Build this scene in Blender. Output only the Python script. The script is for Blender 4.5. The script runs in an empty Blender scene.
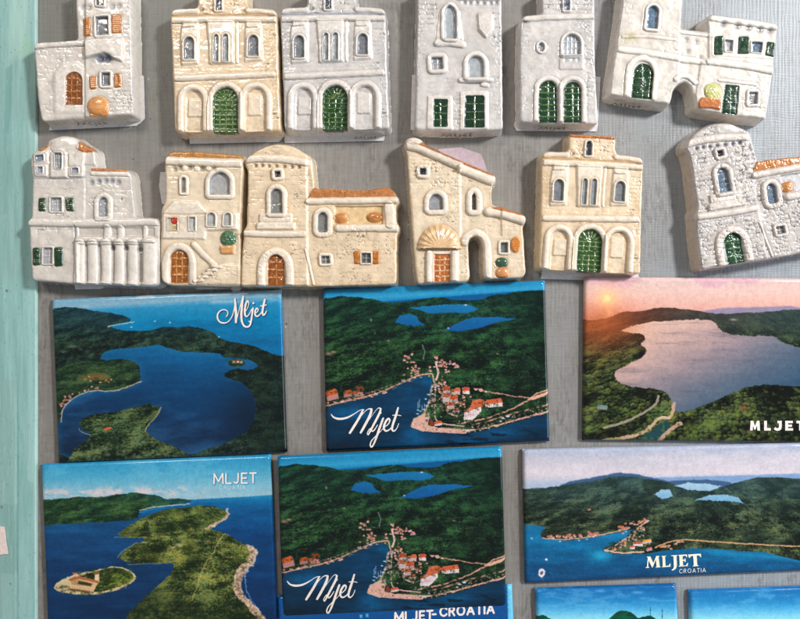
import bpy, math
import numpy as np

# ------------------------------------------------------------------ scale, camera, light
S = 0.00035            # metres per unit (one unit = 0.35 mm on the board)
D = 760.0              # camera distance from the board, in units
CX, CY = 400.0, 309.5
ZC = 1.35              # height of the picture centre above the floor
FH = 20.5              # thickness of a ceramic house, units

scene = bpy.context.scene
cam_d = bpy.data.cameras.new("camera")
cam = bpy.data.objects.new("camera", cam_d)
scene.collection.objects.link(cam)
cam.location = (0, -D * S, ZC)
cam.rotation_euler = (math.radians(90), 0, 0)
cam_d.sensor_width = 36.0
cam_d.lens = 36.0 * D / 800.0
cam_d.clip_start = 0.005
cam_d.clip_end = 50
scene.camera = cam

world = bpy.data.worlds.new("World")
scene.world = world
world.use_nodes = True
bg = world.node_tree.nodes["Background"]
bg.inputs[0].default_value = (0.97, 0.98, 1.0, 1)
bg.inputs[1].default_value = 0.23

def area(name, loc, size, power, color, target=(0, 0, ZC)):
    l = bpy.data.lights.new(name, 'AREA')
    l.shape = 'RECTANGLE'; l.size = size[0]; l.size_y = size[1]
    l.energy = power; l.color = color
    o = bpy.data.objects.new(name, l)
    scene.collection.objects.link(o)
    o.location = loc
    import mathutils
    d = mathutils.Vector(target) - mathutils.Vector(loc)
    o.rotation_euler = d.to_track_quat('-Z', 'Y').to_euler()
    return o
area("window_light", (0.62, -0.66, ZC + 0.38), (0.10, 0.13), 9.2, (1.0, 0.97, 0.935))
area("side_window_light", (0.75, -0.30, ZC + 0.02), (0.3, 0.6), 3.4, (0.80, 0.90, 1.0), (0.12, 0, ZC))
area("room_light", (-0.35, -0.85, ZC + 0.55), (0.28, 0.16), 3.1, (1.0, 0.88, 0.75), (-0.02, 0, ZC))

scene.view_settings.view_transform = 'Standard'
scene.view_settings.look = 'None'
scene.view_settings.exposure = 0.0
scene.view_settings.gamma = 1.0
scene.render.resolution_x = 1024
scene.render.resolution_y = 792

# ------------------------------------------------------------------ numpy helpers
def lin(c):
    c = np.asarray(c, dtype=np.float64) / 255.0
    c = np.clip(c, 0, 1)
    return np.where(c <= 0.04045, c / 12.92, ((c + 0.055) / 1.055) ** 2.4)

_lat = {}
def vnoise(x, y, seed=0):
    if seed not in _lat:
        _lat[seed] = np.random.RandomState(1000 + seed).rand(256, 256)
    L = _lat[seed]
    xi = np.floor(x).astype(int); yi = np.floor(y).astype(int)
    fx = x - xi; fy = y - yi
    fx = fx * fx * (3 - 2 * fx); fy = fy * fy * (3 - 2 * fy)
    a = L[xi % 256, yi % 256]; b = L[(xi + 1) % 256, yi % 256]
    c = L[xi % 256, (yi + 1) % 256]; d = L[(xi + 1) % 256, (yi + 1) % 256]
    return (a * (1 - fx) + b * fx) * (1 - fy) + (c * (1 - fx) + d * fx) * fy

def fbm(x, y, seed=0, oct=4):
    r = 0; a = 0.5; t = 0
    for k in range(oct):
        r = r + a * vnoise(x * 2 ** k + 17.3 * k, y * 2 ** k + 9.1 * k, seed + k); t += a; a *= 0.55
    return r / t

def cells(x, y, seed=0):
    """nearest jittered point: distance, offset vector, random value"""
    r1 = np.random.RandomState(5000 + seed).rand(256, 256)
    r2 = np.random.RandomState(6000 + seed).rand(256, 256)
    r3 = np.random.RandomState(7000 + seed).rand(256, 256)
    xi = np.floor(x).astype(int); yi = np.floor(y).astype(int)
    best = np.full(x.shape, 9.0); bx = np.zeros(x.shape); by = np.zeros(x.shape); br = np.zeros(x.shape)
    for i in (-1, 0, 1):
        for j in (-1, 0, 1):
            a = (xi + i) % 256; b = (yi + j) % 256
            px = xi + i + 0.1 + 0.8 * r1[a, b]; py = yi + j + 0.1 + 0.8 * r2[a, b]
            dx = x - px; dy = y - py
            d = dx * dx + dy * dy
            m = d < best
            best = np.where(m, d, best); bx = np.where(m, dx, bx); by = np.where(m, dy, by)
            br = np.where(m, r3[a, b], br)
    return np.sqrt(best), bx, by, br

def sst(a, b, x):
    t = np.clip((x - a) / (b - a), 0, 1)
    return t * t * (3 - 2 * t)

def chaikin(p, n=1, closed=True):
    p = [tuple(map(float, q)) for q in p]
    for _ in range(n):
        q = []
        m = len(p)
        for i in range(m if closed else m - 1):
            a = p[i]; b = p[(i + 1) % m]
            q.append((a[0] * .75 + b[0] * .25, a[1] * .75 + b[1] * .25))
            q.append((a[0] * .25 + b[0] * .75, a[1] * .25 + b[1] * .75))
        if not closed: q = [p[0]] + q + [p[-1]]
        p = q
    return p

def sd_poly(X, Y, pts, margin=None):
    """signed distance, negative inside"""
    P = np.asarray(pts, float)
    if margin is not None:
        m = (X > P[:, 0].min() - margin) & (X < P[:, 0].max() + margin) & (Y > P[:, 1].min() - margin) & (Y < P[:, 1].max() + margin)
        out = np.full(X.shape, float(margin)); 
        if m.any(): out[m] = sd_poly(X[m], Y[m], pts)
        return out
    d2 = np.full(X.shape, 1e18); ins = np.zeros(X.shape, bool)
    n = len(P)
    for i in range(n):
        ax, ay = P[i]; bx, by = P[(i + 1) % n]
        ex, ey = bx - ax, by - ay
        L = ex * ex + ey * ey
        if L < 1e-9: continue
        t = np.clip(((X - ax) * ex + (Y - ay) * ey) / L, 0, 1)
        dx = X - ax - t * ex; dy = Y - ay - t * ey
        d2 = np.minimum(d2, dx * dx + dy * dy)
        c = ((ay > Y) != (by > Y))
        if abs(ey) > 1e-12:
            xc = ax + (Y - ay) * ex / ey
            ins ^= (c & (X < xc))
    d = np.sqrt(d2)
    return np.where(ins, -d, d)

def sd_line(X, Y, pts, widths=None, margin=None):
    """distance to a polyline minus a half width that varies along it"""
    P = np.asarray(pts, float); n = len(P)
    if margin is not None:
        m = (X > P[:, 0].min() - margin) & (X < P[:, 0].max() + margin) & (Y > P[:, 1].min() - margin) & (Y < P[:, 1].max() + margin)
        out = np.full(X.shape, float(margin))
        if m.any(): out[m] = sd_line(X[m], Y[m], pts, widths)
        return out
    if widths is None: widths = 0.0
    W = np.full(n, float(widths)) if np.isscalar(widths) else np.interp(np.linspace(0, 1, n), np.linspace(0, 1, len(widths)), widths)
    best = np.full(X.shape, 1e9)
    for i in range(n - 1):
        ax, ay = P[i]; bx, by = P[i + 1]
        ex, ey = bx - ax, by - ay
        L = ex * ex + ey * ey
        if L < 1e-9: continue
        t = np.clip(((X - ax) * ex + (Y - ay) * ey) / L, 0, 1)
        dd = np.hypot(X - ax - t * ex, Y - ay - t * ey) - 0.5 * (W[i] * (1 - t) + W[i + 1] * t)
        best = np.minimum(best, dd)
    return best

def rnd(pts, r):
    """round every corner with a set-back of at most r"""
    P = [np.array(q, float) for q in pts]; n = len(P); out = []
    for i in range(n):
        p = P[i]; a = P[i - 1] - p; b = P[(i + 1) % n] - p
        la = max(np.hypot(*a), 1e-6); lb = max(np.hypot(*b), 1e-6)
        q0 = p + a * min(r / la, .45); q1 = p + b * min(r / lb, .45)
        for t in (0, .25, .5, .75, 1):
            out.append(tuple(q0 * (1 - t) ** 2 + p * 2 * t * (1 - t) + q1 * t * t))
    return out

def rect(x0, y0, x1, y1): return [(x0, y0), (x1, y0), (x1, y1), (x0, y1)]
def ell(cx, cy, rx, ry, n=20): return [(cx + rx * math.cos(2 * math.pi * k / n), cy + ry * math.sin(2 * math.pi * k / n)) for k in range(n)]
def arch(x0, x1, yt, yb, pointed=0.0, n=10):
    """upright arch outline; y grows downwards"""
    r = (x1 - x0) / 2; c = (x0 + x1) / 2
    rv = r * (1 + pointed)
    p = [(x0, yb)]
    for k in range(n + 1):
        a = math.pi - math.pi * k / n
        p.append((c + r * math.cos(a), yt + rv - rv * math.sin(a)))
    p.append((x1, yb))
    return p
def turn(pts, ox, oy, deg):
    a = math.radians(deg); c, s = math.cos(a), math.sin(a)
    return [(ox + (x - ox) * c - (y - oy) * s, oy + (x - ox) * s + (y - oy) * c) for x, y in pts]

# ------------------------------------------------------------------ objects
COL = scene.collection
def thing(name, u, v, label, cat, group=None, kind=None):
    o = bpy.data.objects.new(name, None); COL.objects.link(o)
    o.empty_display_size = 0.01
    o.location = ((u - CX) * S, 0, ZC - (v - CY) * S)
    o["label"] = label; o["category"] = cat
    if group: o["group"] = group
    if kind: o["kind"] = kind
    return o

def mesh_obj(name, V, F, mat, parent=None, colors=None, smooth=True, rough=None):
    V = np.asarray(V, np.float32); F = np.asarray(F, np.int32)
    me = bpy.data.meshes.new(name)
    me.vertices.add(len(V)); me.vertices.foreach_set("co", V.ravel())
    k = F.shape[1]
    me.loops.add(F.size); me.loops.foreach_set("vertex_index", F.ravel())
    me.polygons.add(len(F))
    me.polygons.foreach_set("loop_start", np.arange(0, F.size, k, dtype=np.int32))
    me.polygons.foreach_set("use_smooth", np.full(len(F), smooth))
    me.update(calc_edges=True); me.validate()
    if colors is not None:
        at = me.color_attributes.new("paint", 'FLOAT_COLOR', 'POINT')
        c4 = np.ones((len(V), 4), np.float32); c4[:, :3] = colors
        at.data.foreach_set("color", c4.ravel())
    me.materials.append(mat)
    o = bpy.data.objects.new(name, me); COL.objects.link(o)
    if parent is not None: o.parent = parent
    return o

# ------------------------------------------------------------------ materials
def new_mat(name):
    m = bpy.data.materials.new(name); m.use_nodes = True
    nt = m.node_tree; b = nt.nodes["Principled BSDF"]
    return m, nt, b
def node(nt, t, **kw):
    n = nt.nodes.new(t)
    for k, v in kw.items():
        if k.startswith("i_"):
            key = k[2:]; n.inputs[int(key) if key.isdigit() else key.replace('_', ' ')].default_value = v
        else: setattr(n, k, v)
    return n

def ceramic_mat(name, rough=0.27, bump=0.05, coat=1.0):
    m, nt, b = new_mat(name)
    at = node(nt, "ShaderNodeVertexColor", layer_name="paint")
    geo = node(nt, "ShaderNodeNewGeometry")
    n1 = node(nt, "ShaderNodeTexNoise", i_Scale=260.0, i_Detail=1.0)
    n2 = node(nt, "ShaderNodeTexNoise", i_Scale=420.0, i_Detail=4.0)
    nt.links.new(geo.outputs["Position"], n1.inputs["Vector"]); nt.links.new(geo.outputs["Position"], n2.inputs["Vector"])
    mr = node(nt, "ShaderNodeMapRange", i_1=0.3, i_2=0.7, i_3=0.89, i_4=1.03)
    nt.links.new(n2.outputs[0], mr.inputs[0])
    mul = node(nt, "ShaderNodeVectorMath", operation='SCALE')
    nt.links.new(at.outputs[0], mul.inputs[0]); nt.links.new(mr.outputs[0], mul.inputs["Scale"])
    nt.links.new(mul.outputs[0], b.inputs["Base Color"])
    bp = node(nt, "ShaderNodeBump", i_Strength=bump, i_Distance=0.00012)
    nt.links.new(n1.outputs[0], bp.inputs["Height"]); nt.links.new(bp.outputs[0], b.inputs["Normal"])
    rr = node(nt, "ShaderNodeMapRange", i_1=0.35, i_2=0.65, i_3=rough * 0.7, i_4=rough * 1.9)
    nt.links.new(n2.outputs[0], rr.inputs[0]); nt.links.new(rr.outputs[0], b.inputs["Roughness"])
    b.inputs["Coat Weight"].default_value = coat; b.inputs["Coat Roughness"].default_value = 0.065
    nt.links.new(bp.outputs[0], b.inputs["Coat Normal"])
    b.inputs["Subsurface Weight"].default_value = 0.0
    return m
M_GLAZE = ceramic_mat("glazed_ceramic")
M_PAINT = ceramic_mat("glazed_colour", 0.16, 0.15, 0.9)

def print_mat():
    m, nt, b = new_mat("laminated_print")
    at = node(nt, "ShaderNodeVertexColor", layer_name="paint")
    geo = node(nt, "ShaderNodeNewGeometry")
    n1 = node(nt, "ShaderNodeTexNoise", i_Scale=5000.0, i_Detail=2.0)
    nt.links.new(geo.outputs["Position"], n1.inputs["Vector"])
    mr = node(nt, "ShaderNodeMapRange", i_1=0.3, i_2=0.7, i_3=0.98, i_4=1.02)
    nt.links.new(n1.outputs[0], mr.inputs[0])
    mul = node(nt, "ShaderNodeVectorMath", operation='SCALE')
    nt.links.new(at.outputs[0], mul.inputs[0]); nt.links.new(mr.outputs[0], mul.inputs["Scale"])
    nt.links.new(mul.outputs[0], b.inputs["Base Color"])
    n2 = node(nt, "ShaderNodeTexNoise", i_Scale=60.0, i_Detail=2.0)
    nt.links.new(geo.outputs["Position"], n2.inputs["Vector"])
    bp = node(nt, "ShaderNodeBump", i_Strength=0.12, i_Distance=0.0006)
    nt.links.new(n2.outputs[0], bp.inputs["Height"]); nt.links.new(bp.outputs[0], b.inputs["Normal"])
    n3 = node(nt, "ShaderNodeTexNoise", i_Scale=130.0, i_Detail=5.0, i_Roughness=0.65)
    nt.links.new(geo.outputs["Position"], n3.inputs["Vector"])
    r3 = node(nt, "ShaderNodeMapRange", i_1=0.4, i_2=0.68, i_3=0.07, i_4=0.26)
    nt.links.new(n3.outputs[0], r3.inputs[0]); nt.links.new(r3.outputs[0], b.inputs["Roughness"])
    b.inputs["Specular IOR Level"].default_value = 0.5
    return m
M_PRINT = print_mat()

def flat_mat(name, col, rough=0.5, spec=0.5):
    m, nt, b = new_mat(name)
    geo = node(nt, "ShaderNodeNewGeometry")
    n1 = node(nt, "ShaderNodeTexNoise", i_Scale=900.0, i_Detail=4.0)
    nt.links.new(geo.outputs["Position"], n1.inputs["Vector"])
    mr = node(nt, "ShaderNodeMapRange", i_1=0.3, i_2=0.7, i_3=0.9, i_4=1.08)
    nt.links.new(n1.outputs[0], mr.inputs[0])
    mul = node(nt, "ShaderNodeVectorMath", operation='SCALE')
    mul.inputs[0].default_value = tuple(lin(col))
    nt.links.new(mr.outputs[0], mul.inputs["Scale"]); nt.links.new(mul.outputs[0], b.inputs["Base Color"])
    b.inputs["Roughness"].default_value = rough; b.inputs["Specular IOR Level"].default_value = spec
    return m
M_WHITE = flat_mat("white_ink", (236, 226, 220), 0.3)
M_INK = flat_mat("black_ink", (28, 26, 30), 0.5)
M_PAPER = flat_mat("white_paper", (214, 212, 216), 0.8, 0.2)
M_LILAC = flat_mat("lilac_paper", (176, 160, 170), 0.8, 0.2)
M_MAGNET = flat_mat("black_magnet", (30, 30, 32), 0.6)
M_PALEINK = flat_mat("pale_ink", (182, 212, 224), 0.4)

# ------------------------------------------------------------------ board and painted frame
def board_mat():
    m, nt, b = new_mat("grey_painted_board")
    L = nt.links
    tc = node(nt, "ShaderNodeTexCoord")
    mp = node(nt, "ShaderNodeMapping"); L.new(tc.outputs["Object"], mp.inputs[0])
    sep = node(nt, "ShaderNodeSeparateXYZ"); L.new(mp.outputs[0], sep.inputs[0])
    def mapped(sx, sz):
        q = node(nt, "ShaderNodeMapping"); q.inputs["Scale"].default_value = (sx, 1, sz)
        L.new(tc.outputs["Object"], q.inputs[0]); return q
    def noise(q, scale, det=4.0, rough=0.55):
        n = node(nt, "ShaderNodeTexNoise", i_Scale=scale, i_Detail=det, i_Roughness=rough)
        L.new(q.outputs[0], n.inputs["Vector"]); return n
    def rng(src, a, b_, c, d):
        r = node(nt, "ShaderNodeMapRange", i_1=a, i_2=b_, i_3=c, i_4=d); L.new(src, r.inputs[0]); return r
    def mix(fac, a, b_, blend='MIX'):
        x = node(nt, "ShaderNodeMix", data_type='RGBA', blend_type=blend)
        if isinstance(fac, float): x.inputs[0].default_value = fac
        else: L.new(fac, x.inputs[0])
        for k, s in ((6, a), (7, b_)):
            if isinstance(s, tuple): x.inputs[k].default_value = s
            else: L.new(s, x.inputs[k])
        return x
    def math_(op, a, b_):
        x = node(nt, "ShaderNodeMath", operation=op)
        for k, s in ((0, a), (1, b_)):
            if isinstance(s, (int, float)): x.inputs[k].default_value = s
            else: L.new(s, x.inputs[k])
        return x
    v_streak = noise(mapped(1, 0.05), 1300.0, 3.0)      # vertical brush grain
    h_streak = noise(mapped(0.12, 1), 1100.0, 3.0)      # crosswise grain
    # woven print of the primer: both threads, strongest towards the right
    wz = math_('MULTIPLY', sep.outputs["X"], 2 * math.pi / (3.6 * S)); wz = math_('SINE', math_('ADD', wz.outputs[0], rng(noise(mapped(1, .3), 260, 2).outputs[0], 0, 1, 0, 12).outputs[0]).outputs[0], 0)
    wx = math_('MULTIPLY', sep.outputs["Z"], 2 * math.pi / (2.6 * S)); wx = math_('SINE', math_('ADD', wx.outputs[0], rng(noise(mapped(.5, 1), 300, 2).outputs[0], 0, 1, 0, 14).outputs[0]).outputs[0], 0)
    right = rng(sep.outputs["X"], 60 * S, 330 * S, 0.22, 0.8)
    weave = math_('ADD', wz.outputs[0], math_('MULTIPLY', wx.outputs[0], 0.7).outputs[0])
    weave = math_('MULTIPLY', weave.outputs[0], right.outputs[0])
    base = mix(rng(v_streak.outputs[0], 0.3, 0.7, 0, 1).outputs[0], (*lin((126, 124, 122)), 1), (*lin((146, 145, 143)), 1))
    big = noise(mapped(1, 0.6), 22.0, 4.0)
    base = mix(rng(big.outputs[0], 0.38, 0.62, 0, 0.6).outputs[0], base.outputs[2], (*lin((128, 123, 118)), 1))
    cool = rng(sep.outputs["X"], 120 * S, 330 * S, 0.0, 0.55)
    base = mix(cool.outputs[0], base.outputs[2], (*lin((146, 160, 174)), 1))
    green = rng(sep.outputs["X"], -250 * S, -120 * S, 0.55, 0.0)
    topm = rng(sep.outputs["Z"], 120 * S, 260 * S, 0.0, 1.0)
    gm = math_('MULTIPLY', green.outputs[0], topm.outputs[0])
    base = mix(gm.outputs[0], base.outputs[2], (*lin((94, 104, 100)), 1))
    # grime rubbed into the grain
    dirt = noise(mapped(1, 0.45), 75.0, 6.0, 0.65)
    dfine = noise(mapped(1, 0.3), 900.0, 4.0, 0.7)
    dm = math_('MULTIPLY', rng(dirt.outputs[0], 0.44, 0.62, 0, 1).outputs[0], rng(dfine.outputs[0], 0.44, 0.60, 0, 1).outputs[0])
    base = mix(math_('MULTIPLY', dm.outputs[0], 0.5).outputs[0], base.outputs[2], (*lin((84, 76, 68)), 1))
    rst = noise(mapped(1, .8), 38.0, 5.0, 0.6); rf = noise(mapped(1, .5), 700.0, 4.0, .7)
    rm = math_('MULTIPLY', rng(rst.outputs[0], 0.58, 0.70, 0, 1).outputs[0], rng(rf.outputs[0], 0.45, 0.6, 0, 1).outputs[0])
    base = mix(math_('MULTIPLY', rm.outputs[0], 0.34).outputs[0], base.outputs[2], (*lin((72, 60, 50)), 1))
    scr = noise(mapped(1, .02), 420.0, 2.0); scm = math_('MULTIPLY', rng(scr.outputs[0], .70, .74, 0, .5).outputs[0], rng(dirt.outputs[0], .4, .6, 1, 0).outputs[0])
    base = mix(scm.outputs[0], base.outputs[2], (*lin((188, 187, 184)), 1))
    spk = noise(mapped(1, 1), 520.0, 2.0); sp = rng(spk.outputs[0], 0.735, 0.76, 0, 0.85)
    base = mix(sp.outputs[0], base.outputs[2], (*lin((45, 42, 40)), 1))
    spw = noise(mapped(1.2, 1), 430.0, 2.0); spw_ = rng(spw.outputs[0], 0.745, 0.77, 0, 0.6)
    base = mix(spw_.outputs[0], base.outputs[2], (*lin((200, 198, 194)), 1))
    wmod = rng(noise(mapped(1, .5), 160.0, 3.0).outputs[0], .35, .65, .25, 1.1); weave = math_('MULTIPLY', weave.outputs[0], wmod.outputs[0]); wv = rng(weave.outputs[0], -1.4, 1.4, 0.86, 1.14)
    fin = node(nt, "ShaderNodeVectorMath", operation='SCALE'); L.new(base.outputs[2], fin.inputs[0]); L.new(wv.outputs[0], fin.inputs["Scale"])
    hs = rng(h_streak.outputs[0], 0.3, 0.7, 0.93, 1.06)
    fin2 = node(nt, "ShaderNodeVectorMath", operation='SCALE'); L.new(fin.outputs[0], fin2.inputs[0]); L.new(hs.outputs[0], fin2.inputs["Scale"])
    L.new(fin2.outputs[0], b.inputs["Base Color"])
    hsum = math_('ADD', math_('MULTIPLY', weave.outputs[0], 0.35).outputs[0], v_streak.outputs[0])
    hsum = math_('ADD', hsum.outputs[0], math_('MULTIPLY', h_streak.outputs[0], 0.5).outputs[0])
    bp = node(nt, "ShaderNodeBump", i_Strength=0.35, i_Distance=0.00015)
    L.new(hsum.outputs[0], bp.inputs["Height"]); L.new(bp.outputs[0], b.inputs["Normal"])
    b.inputs["Roughness"].default_value = 0.42
    b.inputs["Specular IOR Level"].default_value = 0.45
    return m

def box_mesh(x0, x1, z0, z1, y0, y1):
    """box in world space, y0 front (towards camera, negative)"""
    V = [(x, y, z) for x in (x0, x1) for y in (y0, y1) for z in (z0, z1)]
    F = [(0, 1, 3, 2), (4, 6, 7, 5), (0, 4, 5, 1), (2, 3, 7, 6), (0, 2, 6, 4), (1, 5, 7, 3)]
    return V, F

ub = lambda u: (u - CX) * S
V, F = box_mesh(ub(30), ub(1150), -520 * S, 560 * S, 0.0, 14 * S)
board = mesh_obj("display_board", V, F, board_mat(), smooth=False)
board.location = (0, 0, ZC)
board["kind"] = "structure"; board["label"] = "grey painted display board with a woven brushed grain and dark specks"; board["category"] = "board"

def frame_strip():
    hgt = 4.5
    xs = np.arange(-190, 38.6 + 0.001, 0.8); ys = np.arange(-200, 860, 1.0)
    X, Y = np.meshgrid(xs, ys, indexing='ij')
    d = 38.6 - X + 0.5 * (fbm(Y * 0.05, X * 0, 3) - 0.5)
    base = np.array((138, 181, 178.0)) * np.ones(X.shape + (1,))
    g = fbm(X * 0.22, Y * 0.018, 11, 4)[..., None]
    base = base + (g - 0.5) * np.array((40, 28, 28))
    g2 = fbm(X * 0.9, Y * 0.03, 17, 3)[..., None]
    base = base + (g2 - 0.5) * np.array((12, 11, 11))
    # worn strokes where an older, darker coat shows
    def worn(pts, col, soft, amt):
        nonlocal base
        dd = sd_poly(X + 1.5 * (fbm(X * .3, Y * .1, 23) - .5), Y + 5 * (fbm(X * .3, Y * .1, 29) - .5), pts)
        m = sst(soft, -soft, dd)[..., None] * amt
        base = base * (1 - m) + np.array(col, float) * m
    worn(rect(-60, 503, 20, 572), (112, 160, 154), 0.8, 0.75)
    worn([(8, 70), (15, 66), (14, 110), (12, 135), (7, 132)], (104, 152, 152), 1.5, 0.6)
    worn([(5, 130), (10, 130), (9, 215), (5, 215)], (120, 160, 158), 1.5, 0.5)
    worn(rect(-60, -50, 5, 640), (126, 168, 166), 1.8, 0.45)
    worn(rect(-60, 380, 18.5, 800), (138, 170, 166), 1.0, 0.45)
    worn(rect(12, -50, 30, 60), (168, 204, 192), 5, 0.5)
    worn([(25, 40), (32, 36), (33, 52), (27, 60)], (150, 194, 165), 2, 0.5)
    worn(rect(30.5, 120, 36.5, 480), (160, 200, 196), 1.5, 0.6)
    for (a, b, r) in ((4, 506, 1.3), (12.5, 582, .9), (9, 291, 1.4), (33, 25, .7)):
        m = sst(r + .4, r - .6, np.hypot(X - a, Y - b))[..., None] * .7
        base = base * (1 - m) + np.array((90, 88, 84.)) * m
    sc_ = fbm(X * 2.2, Y * .06, 61, 3); m = sst(.66, .74, sc_)[..., None] * .28; base = base * (1 - m) + np.array((168, 204, 200.)) * m
    m = (sst(.76, .82, fbm(X * .8, Y * .35, 65, 3)))[..., None] * .5; base = base * (1 - m) + np.array((98, 130, 124.)) * m
    # paint flakes off on the arris
    e = sst(2.2, 0.2, d + 1.6 * (fbm(X * .5, Y * .12, 41) - .5))[..., None] * 0.6
    base = base * (1 - e) + np.array((196, 214, 206.)) * e
    h = hgt * np.where(d < 1.6, np.sqrt(np.clip(1 - (1 - np.clip(d, 0, 1.6) / 1.6) ** 2, 0, 1)), 1.0)
    h = h + 0.5 * (fbm(X * .15, Y * .02, 51) - .5) * sst(0, 3, d) + 0.16 * (fbm(X * .9, Y * .06, 53) - .5) * sst(0, 3, d)
    h = h - 0.5 * np.exp(-((X - 19) / 1.2) ** 2) * sst(360, 420, Y)
    nx, ny = X.shape
    V = np.stack([(X - CX) * S, -h * S, ZC - (Y - CY) * S], -1).reshape(-1, 3)
    idx = np.arange(nx * ny).reshape(nx, ny)
    F = np.stack([idx[:-1, :-1], idx[:-1, 1:], idx[1:, 1:], idx[1:, :-1]], -1).reshape(-1, 4)
    C = lin(base).reshape(-1, 3)
    # close the strip: right wall, far sides and back
    n0 = len(V)
    ring = np.concatenate([idx[:, 0], idx[-1, 1:], idx[-2::-1, -1], idx[0, -2:0:-1]])
    R = V[ring].copy(); R[:, 1] = 12 * S
    V = np.concatenate([V, R]); C = np.concatenate([C, C[ring]])
    k = len(ring); a = np.arange(k); b = (a + 1) % k
    F = np.concatenate([F, np.stack([ring[a], ring[b], n0 + b, n0 + a], -1)])
    m, nt, bs = new_mat("teal_painted_wood")
    at = node(nt, "ShaderNodeVertexColor", layer_name="paint")
    nt.links.new(at.outputs[0], bs.inputs["Base Color"])
    geo = node(nt, "ShaderNodeNewGeometry"); mp = node(nt, "ShaderNodeMapping"); mp.inputs["Scale"].default_value = (1, 1, 0.08)
    nt.links.new(geo.outputs["Position"], mp.inputs[0])
    n1 = node(nt, "ShaderNodeTexNoise", i_Scale=1500.0, i_Detail=4.0); nt.links.new(mp.outputs[0], n1.inputs["Vector"])
    bp = node(nt, "ShaderNodeBump", i_Strength=0.35, i_Distance=0.0001); nt.links.new(n1.outputs[0], bp.inputs["Height"]); nt.links.new(bp.outputs[0], bs.inputs["Normal"])
    bs.inputs["Roughness"].default_value = 0.5
    o = mesh_obj("wooden_frame", V, F, m, None, C)
    o["label"] = "teal painted wooden frame strip with worn darker patches along the left edge"; o["category"] = "frame"
    return o
frame_strip()

# ------------------------------------------------------------------ sheets cut from a signed distance
def sheet(name, sdf, box, step, place, mat, parent, thick=None):
    """flat shape where sdf<0 over box (x0,y0,x1,y1); place(X,Y)->local xyz"""
    x0, y0, x1, y1 = box
    xs = np.arange(x0, x1 + step, step); ys = np.arange(y0, y1 + step, step)
    X, Y = np.meshgrid(xs, ys, indexing='ij')
    d = sdf(X, Y)
    # pull near-edge vertices on to the outline for a clean edge
    gx, gy = np.gradient(d, step)
    gl = np.maximum(np.hypot(gx, gy), 1e-6)
    near = np.abs(d) < step * 0.5
    X = np.where(near, X - d * gx / gl, X); Y = np.where(near, Y - d * gy / gl, Y)
    inside = (d < step * 0.5)
    c = inside[:-1, :-1] & inside[1:, :-1] & inside[:-1, 1:] & inside[1:, 1:]
    idx = np.arange(X.size).reshape(X.shape)
    F = np.stack([idx[:-1, :-1], idx[:-1, 1:], idx[1:, 1:], idx[1:, :-1]], -1)[c]
    if len(F) == 0: return None
    used, inv = np.unique(F.ravel(), return_inverse=True)
    V = np.stack(place(X.ravel()[used], Y.ravel()[used]), -1)
    F = inv.reshape(-1, 4)
    if thick is not None:
        # give the sheet its thickness: back face and rim
        e = np.concatenate([F[:, [0, 1]], F[:, [1, 2]], F[:, [2, 3]], F[:, [3, 0]]])
        key = np.sort(e, 1); kk = key[:, 0] * (len(V) + 1) + key[:, 1]
        u, first, cnt = np.unique(kk, return_index=True, return_counts=True)
        be = e[first[cnt == 1]]
        n = len(V); B = V + np.asarray(thick)
        V = np.concatenate([V, B])
        F = np.concatenate([F, F[:, ::-1] + n, np.stack([be[:, 1], be[:, 0], be[:, 0] + n, be[:, 1] + n], -1)])
    return mesh_obj(name, V, F, mat, parent, smooth=False)

def smooth_line(pts, n=3): return chaikin(pts, n, closed=False)

class Sten:
    """writing made of strokes"""
    def __init__(s): s.st = []
    def line(s, pts, w, smooth=True):
        s.st.append((smooth_line(pts, 2) if smooth and len(pts) > 2 else pts, w)); return s
    def poly(s, pts): s.st.append((pts, None)); return s
    def sdf(s, X, Y):
        r = np.full(X.shape, 1e9)
        for p, w in s.st:
            r = np.minimum(r, sd_poly(X, Y, p) if w is None else sd_line(X, Y, p, w))
        return r
    def box(s, pad):
        a = np.concatenate([np.asarray(p, float) for p, _ in s.st])
        return (a[:, 0].min() - pad, a[:, 1].min() - pad, a[:, 0].max() + pad, a[:, 1].max() + pad)

GLY = {  # unit strokes in a 0..w by 0..1 box, y downwards
    'M': (0.95, [[(0, 1), (0.04, 0), (0.47, 0.8), (0.9, 0), (0.94, 1)]]),
    'L': (0.55, [[(0, 0), (0, 1), (0.52, 1)]]),
    'J': (0.50, [[(0.42, 0), (0.42, 0.72), (0.34, 0.93), (0.18, 1.0), (0.0, 0.9)]]),
    'E': (0.55, [[(0.52, 0), (0, 0), (0, 1), (0.54, 1)], [(0, 0.49), (0.46, 0.49)]]),
    'T': (0.62, [[(0, 0), (0.64, 0)], [(0.32, 0), (0.32, 1)]]),
    'C': (0.78, [[(0.76, 0.2), (0.62, 0.05), (0.42, 0), (0.15, 0.12), (0, 0.5), (0.15, 0.88), (0.42, 1), (0.62, 0.95), (0.76, 0.8)]]),
    'R': (0.60, [[(0, 1), (0, 0), (0.34, 0), (0.54, 0.12), (0.54, 0.4), (0.34, 0.52), (0, 0.52)], [(0.3, 0.52), (0.58, 1)]]),
    'O': (0.88, [[(0.44, 0), (0.14, 0.1), (0, 0.5), (0.14, 0.9), (0.44, 1), (0.74, 0.9), (0.88, 0.5), (0.74, 0.1), (0.44, 0)]]),
    'A': (0.76, [[(0, 1), (0.38, 0), (0.76, 1)], [(0.13, 0.68), (0.63, 0.68)]]),
    'I': (0.02, [[(0, 0), (0, 1)]]), '-': (0.35, [[(0, 0.55), (0.35, 0.55)]]), ' ': (0.3, []),
}
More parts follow.
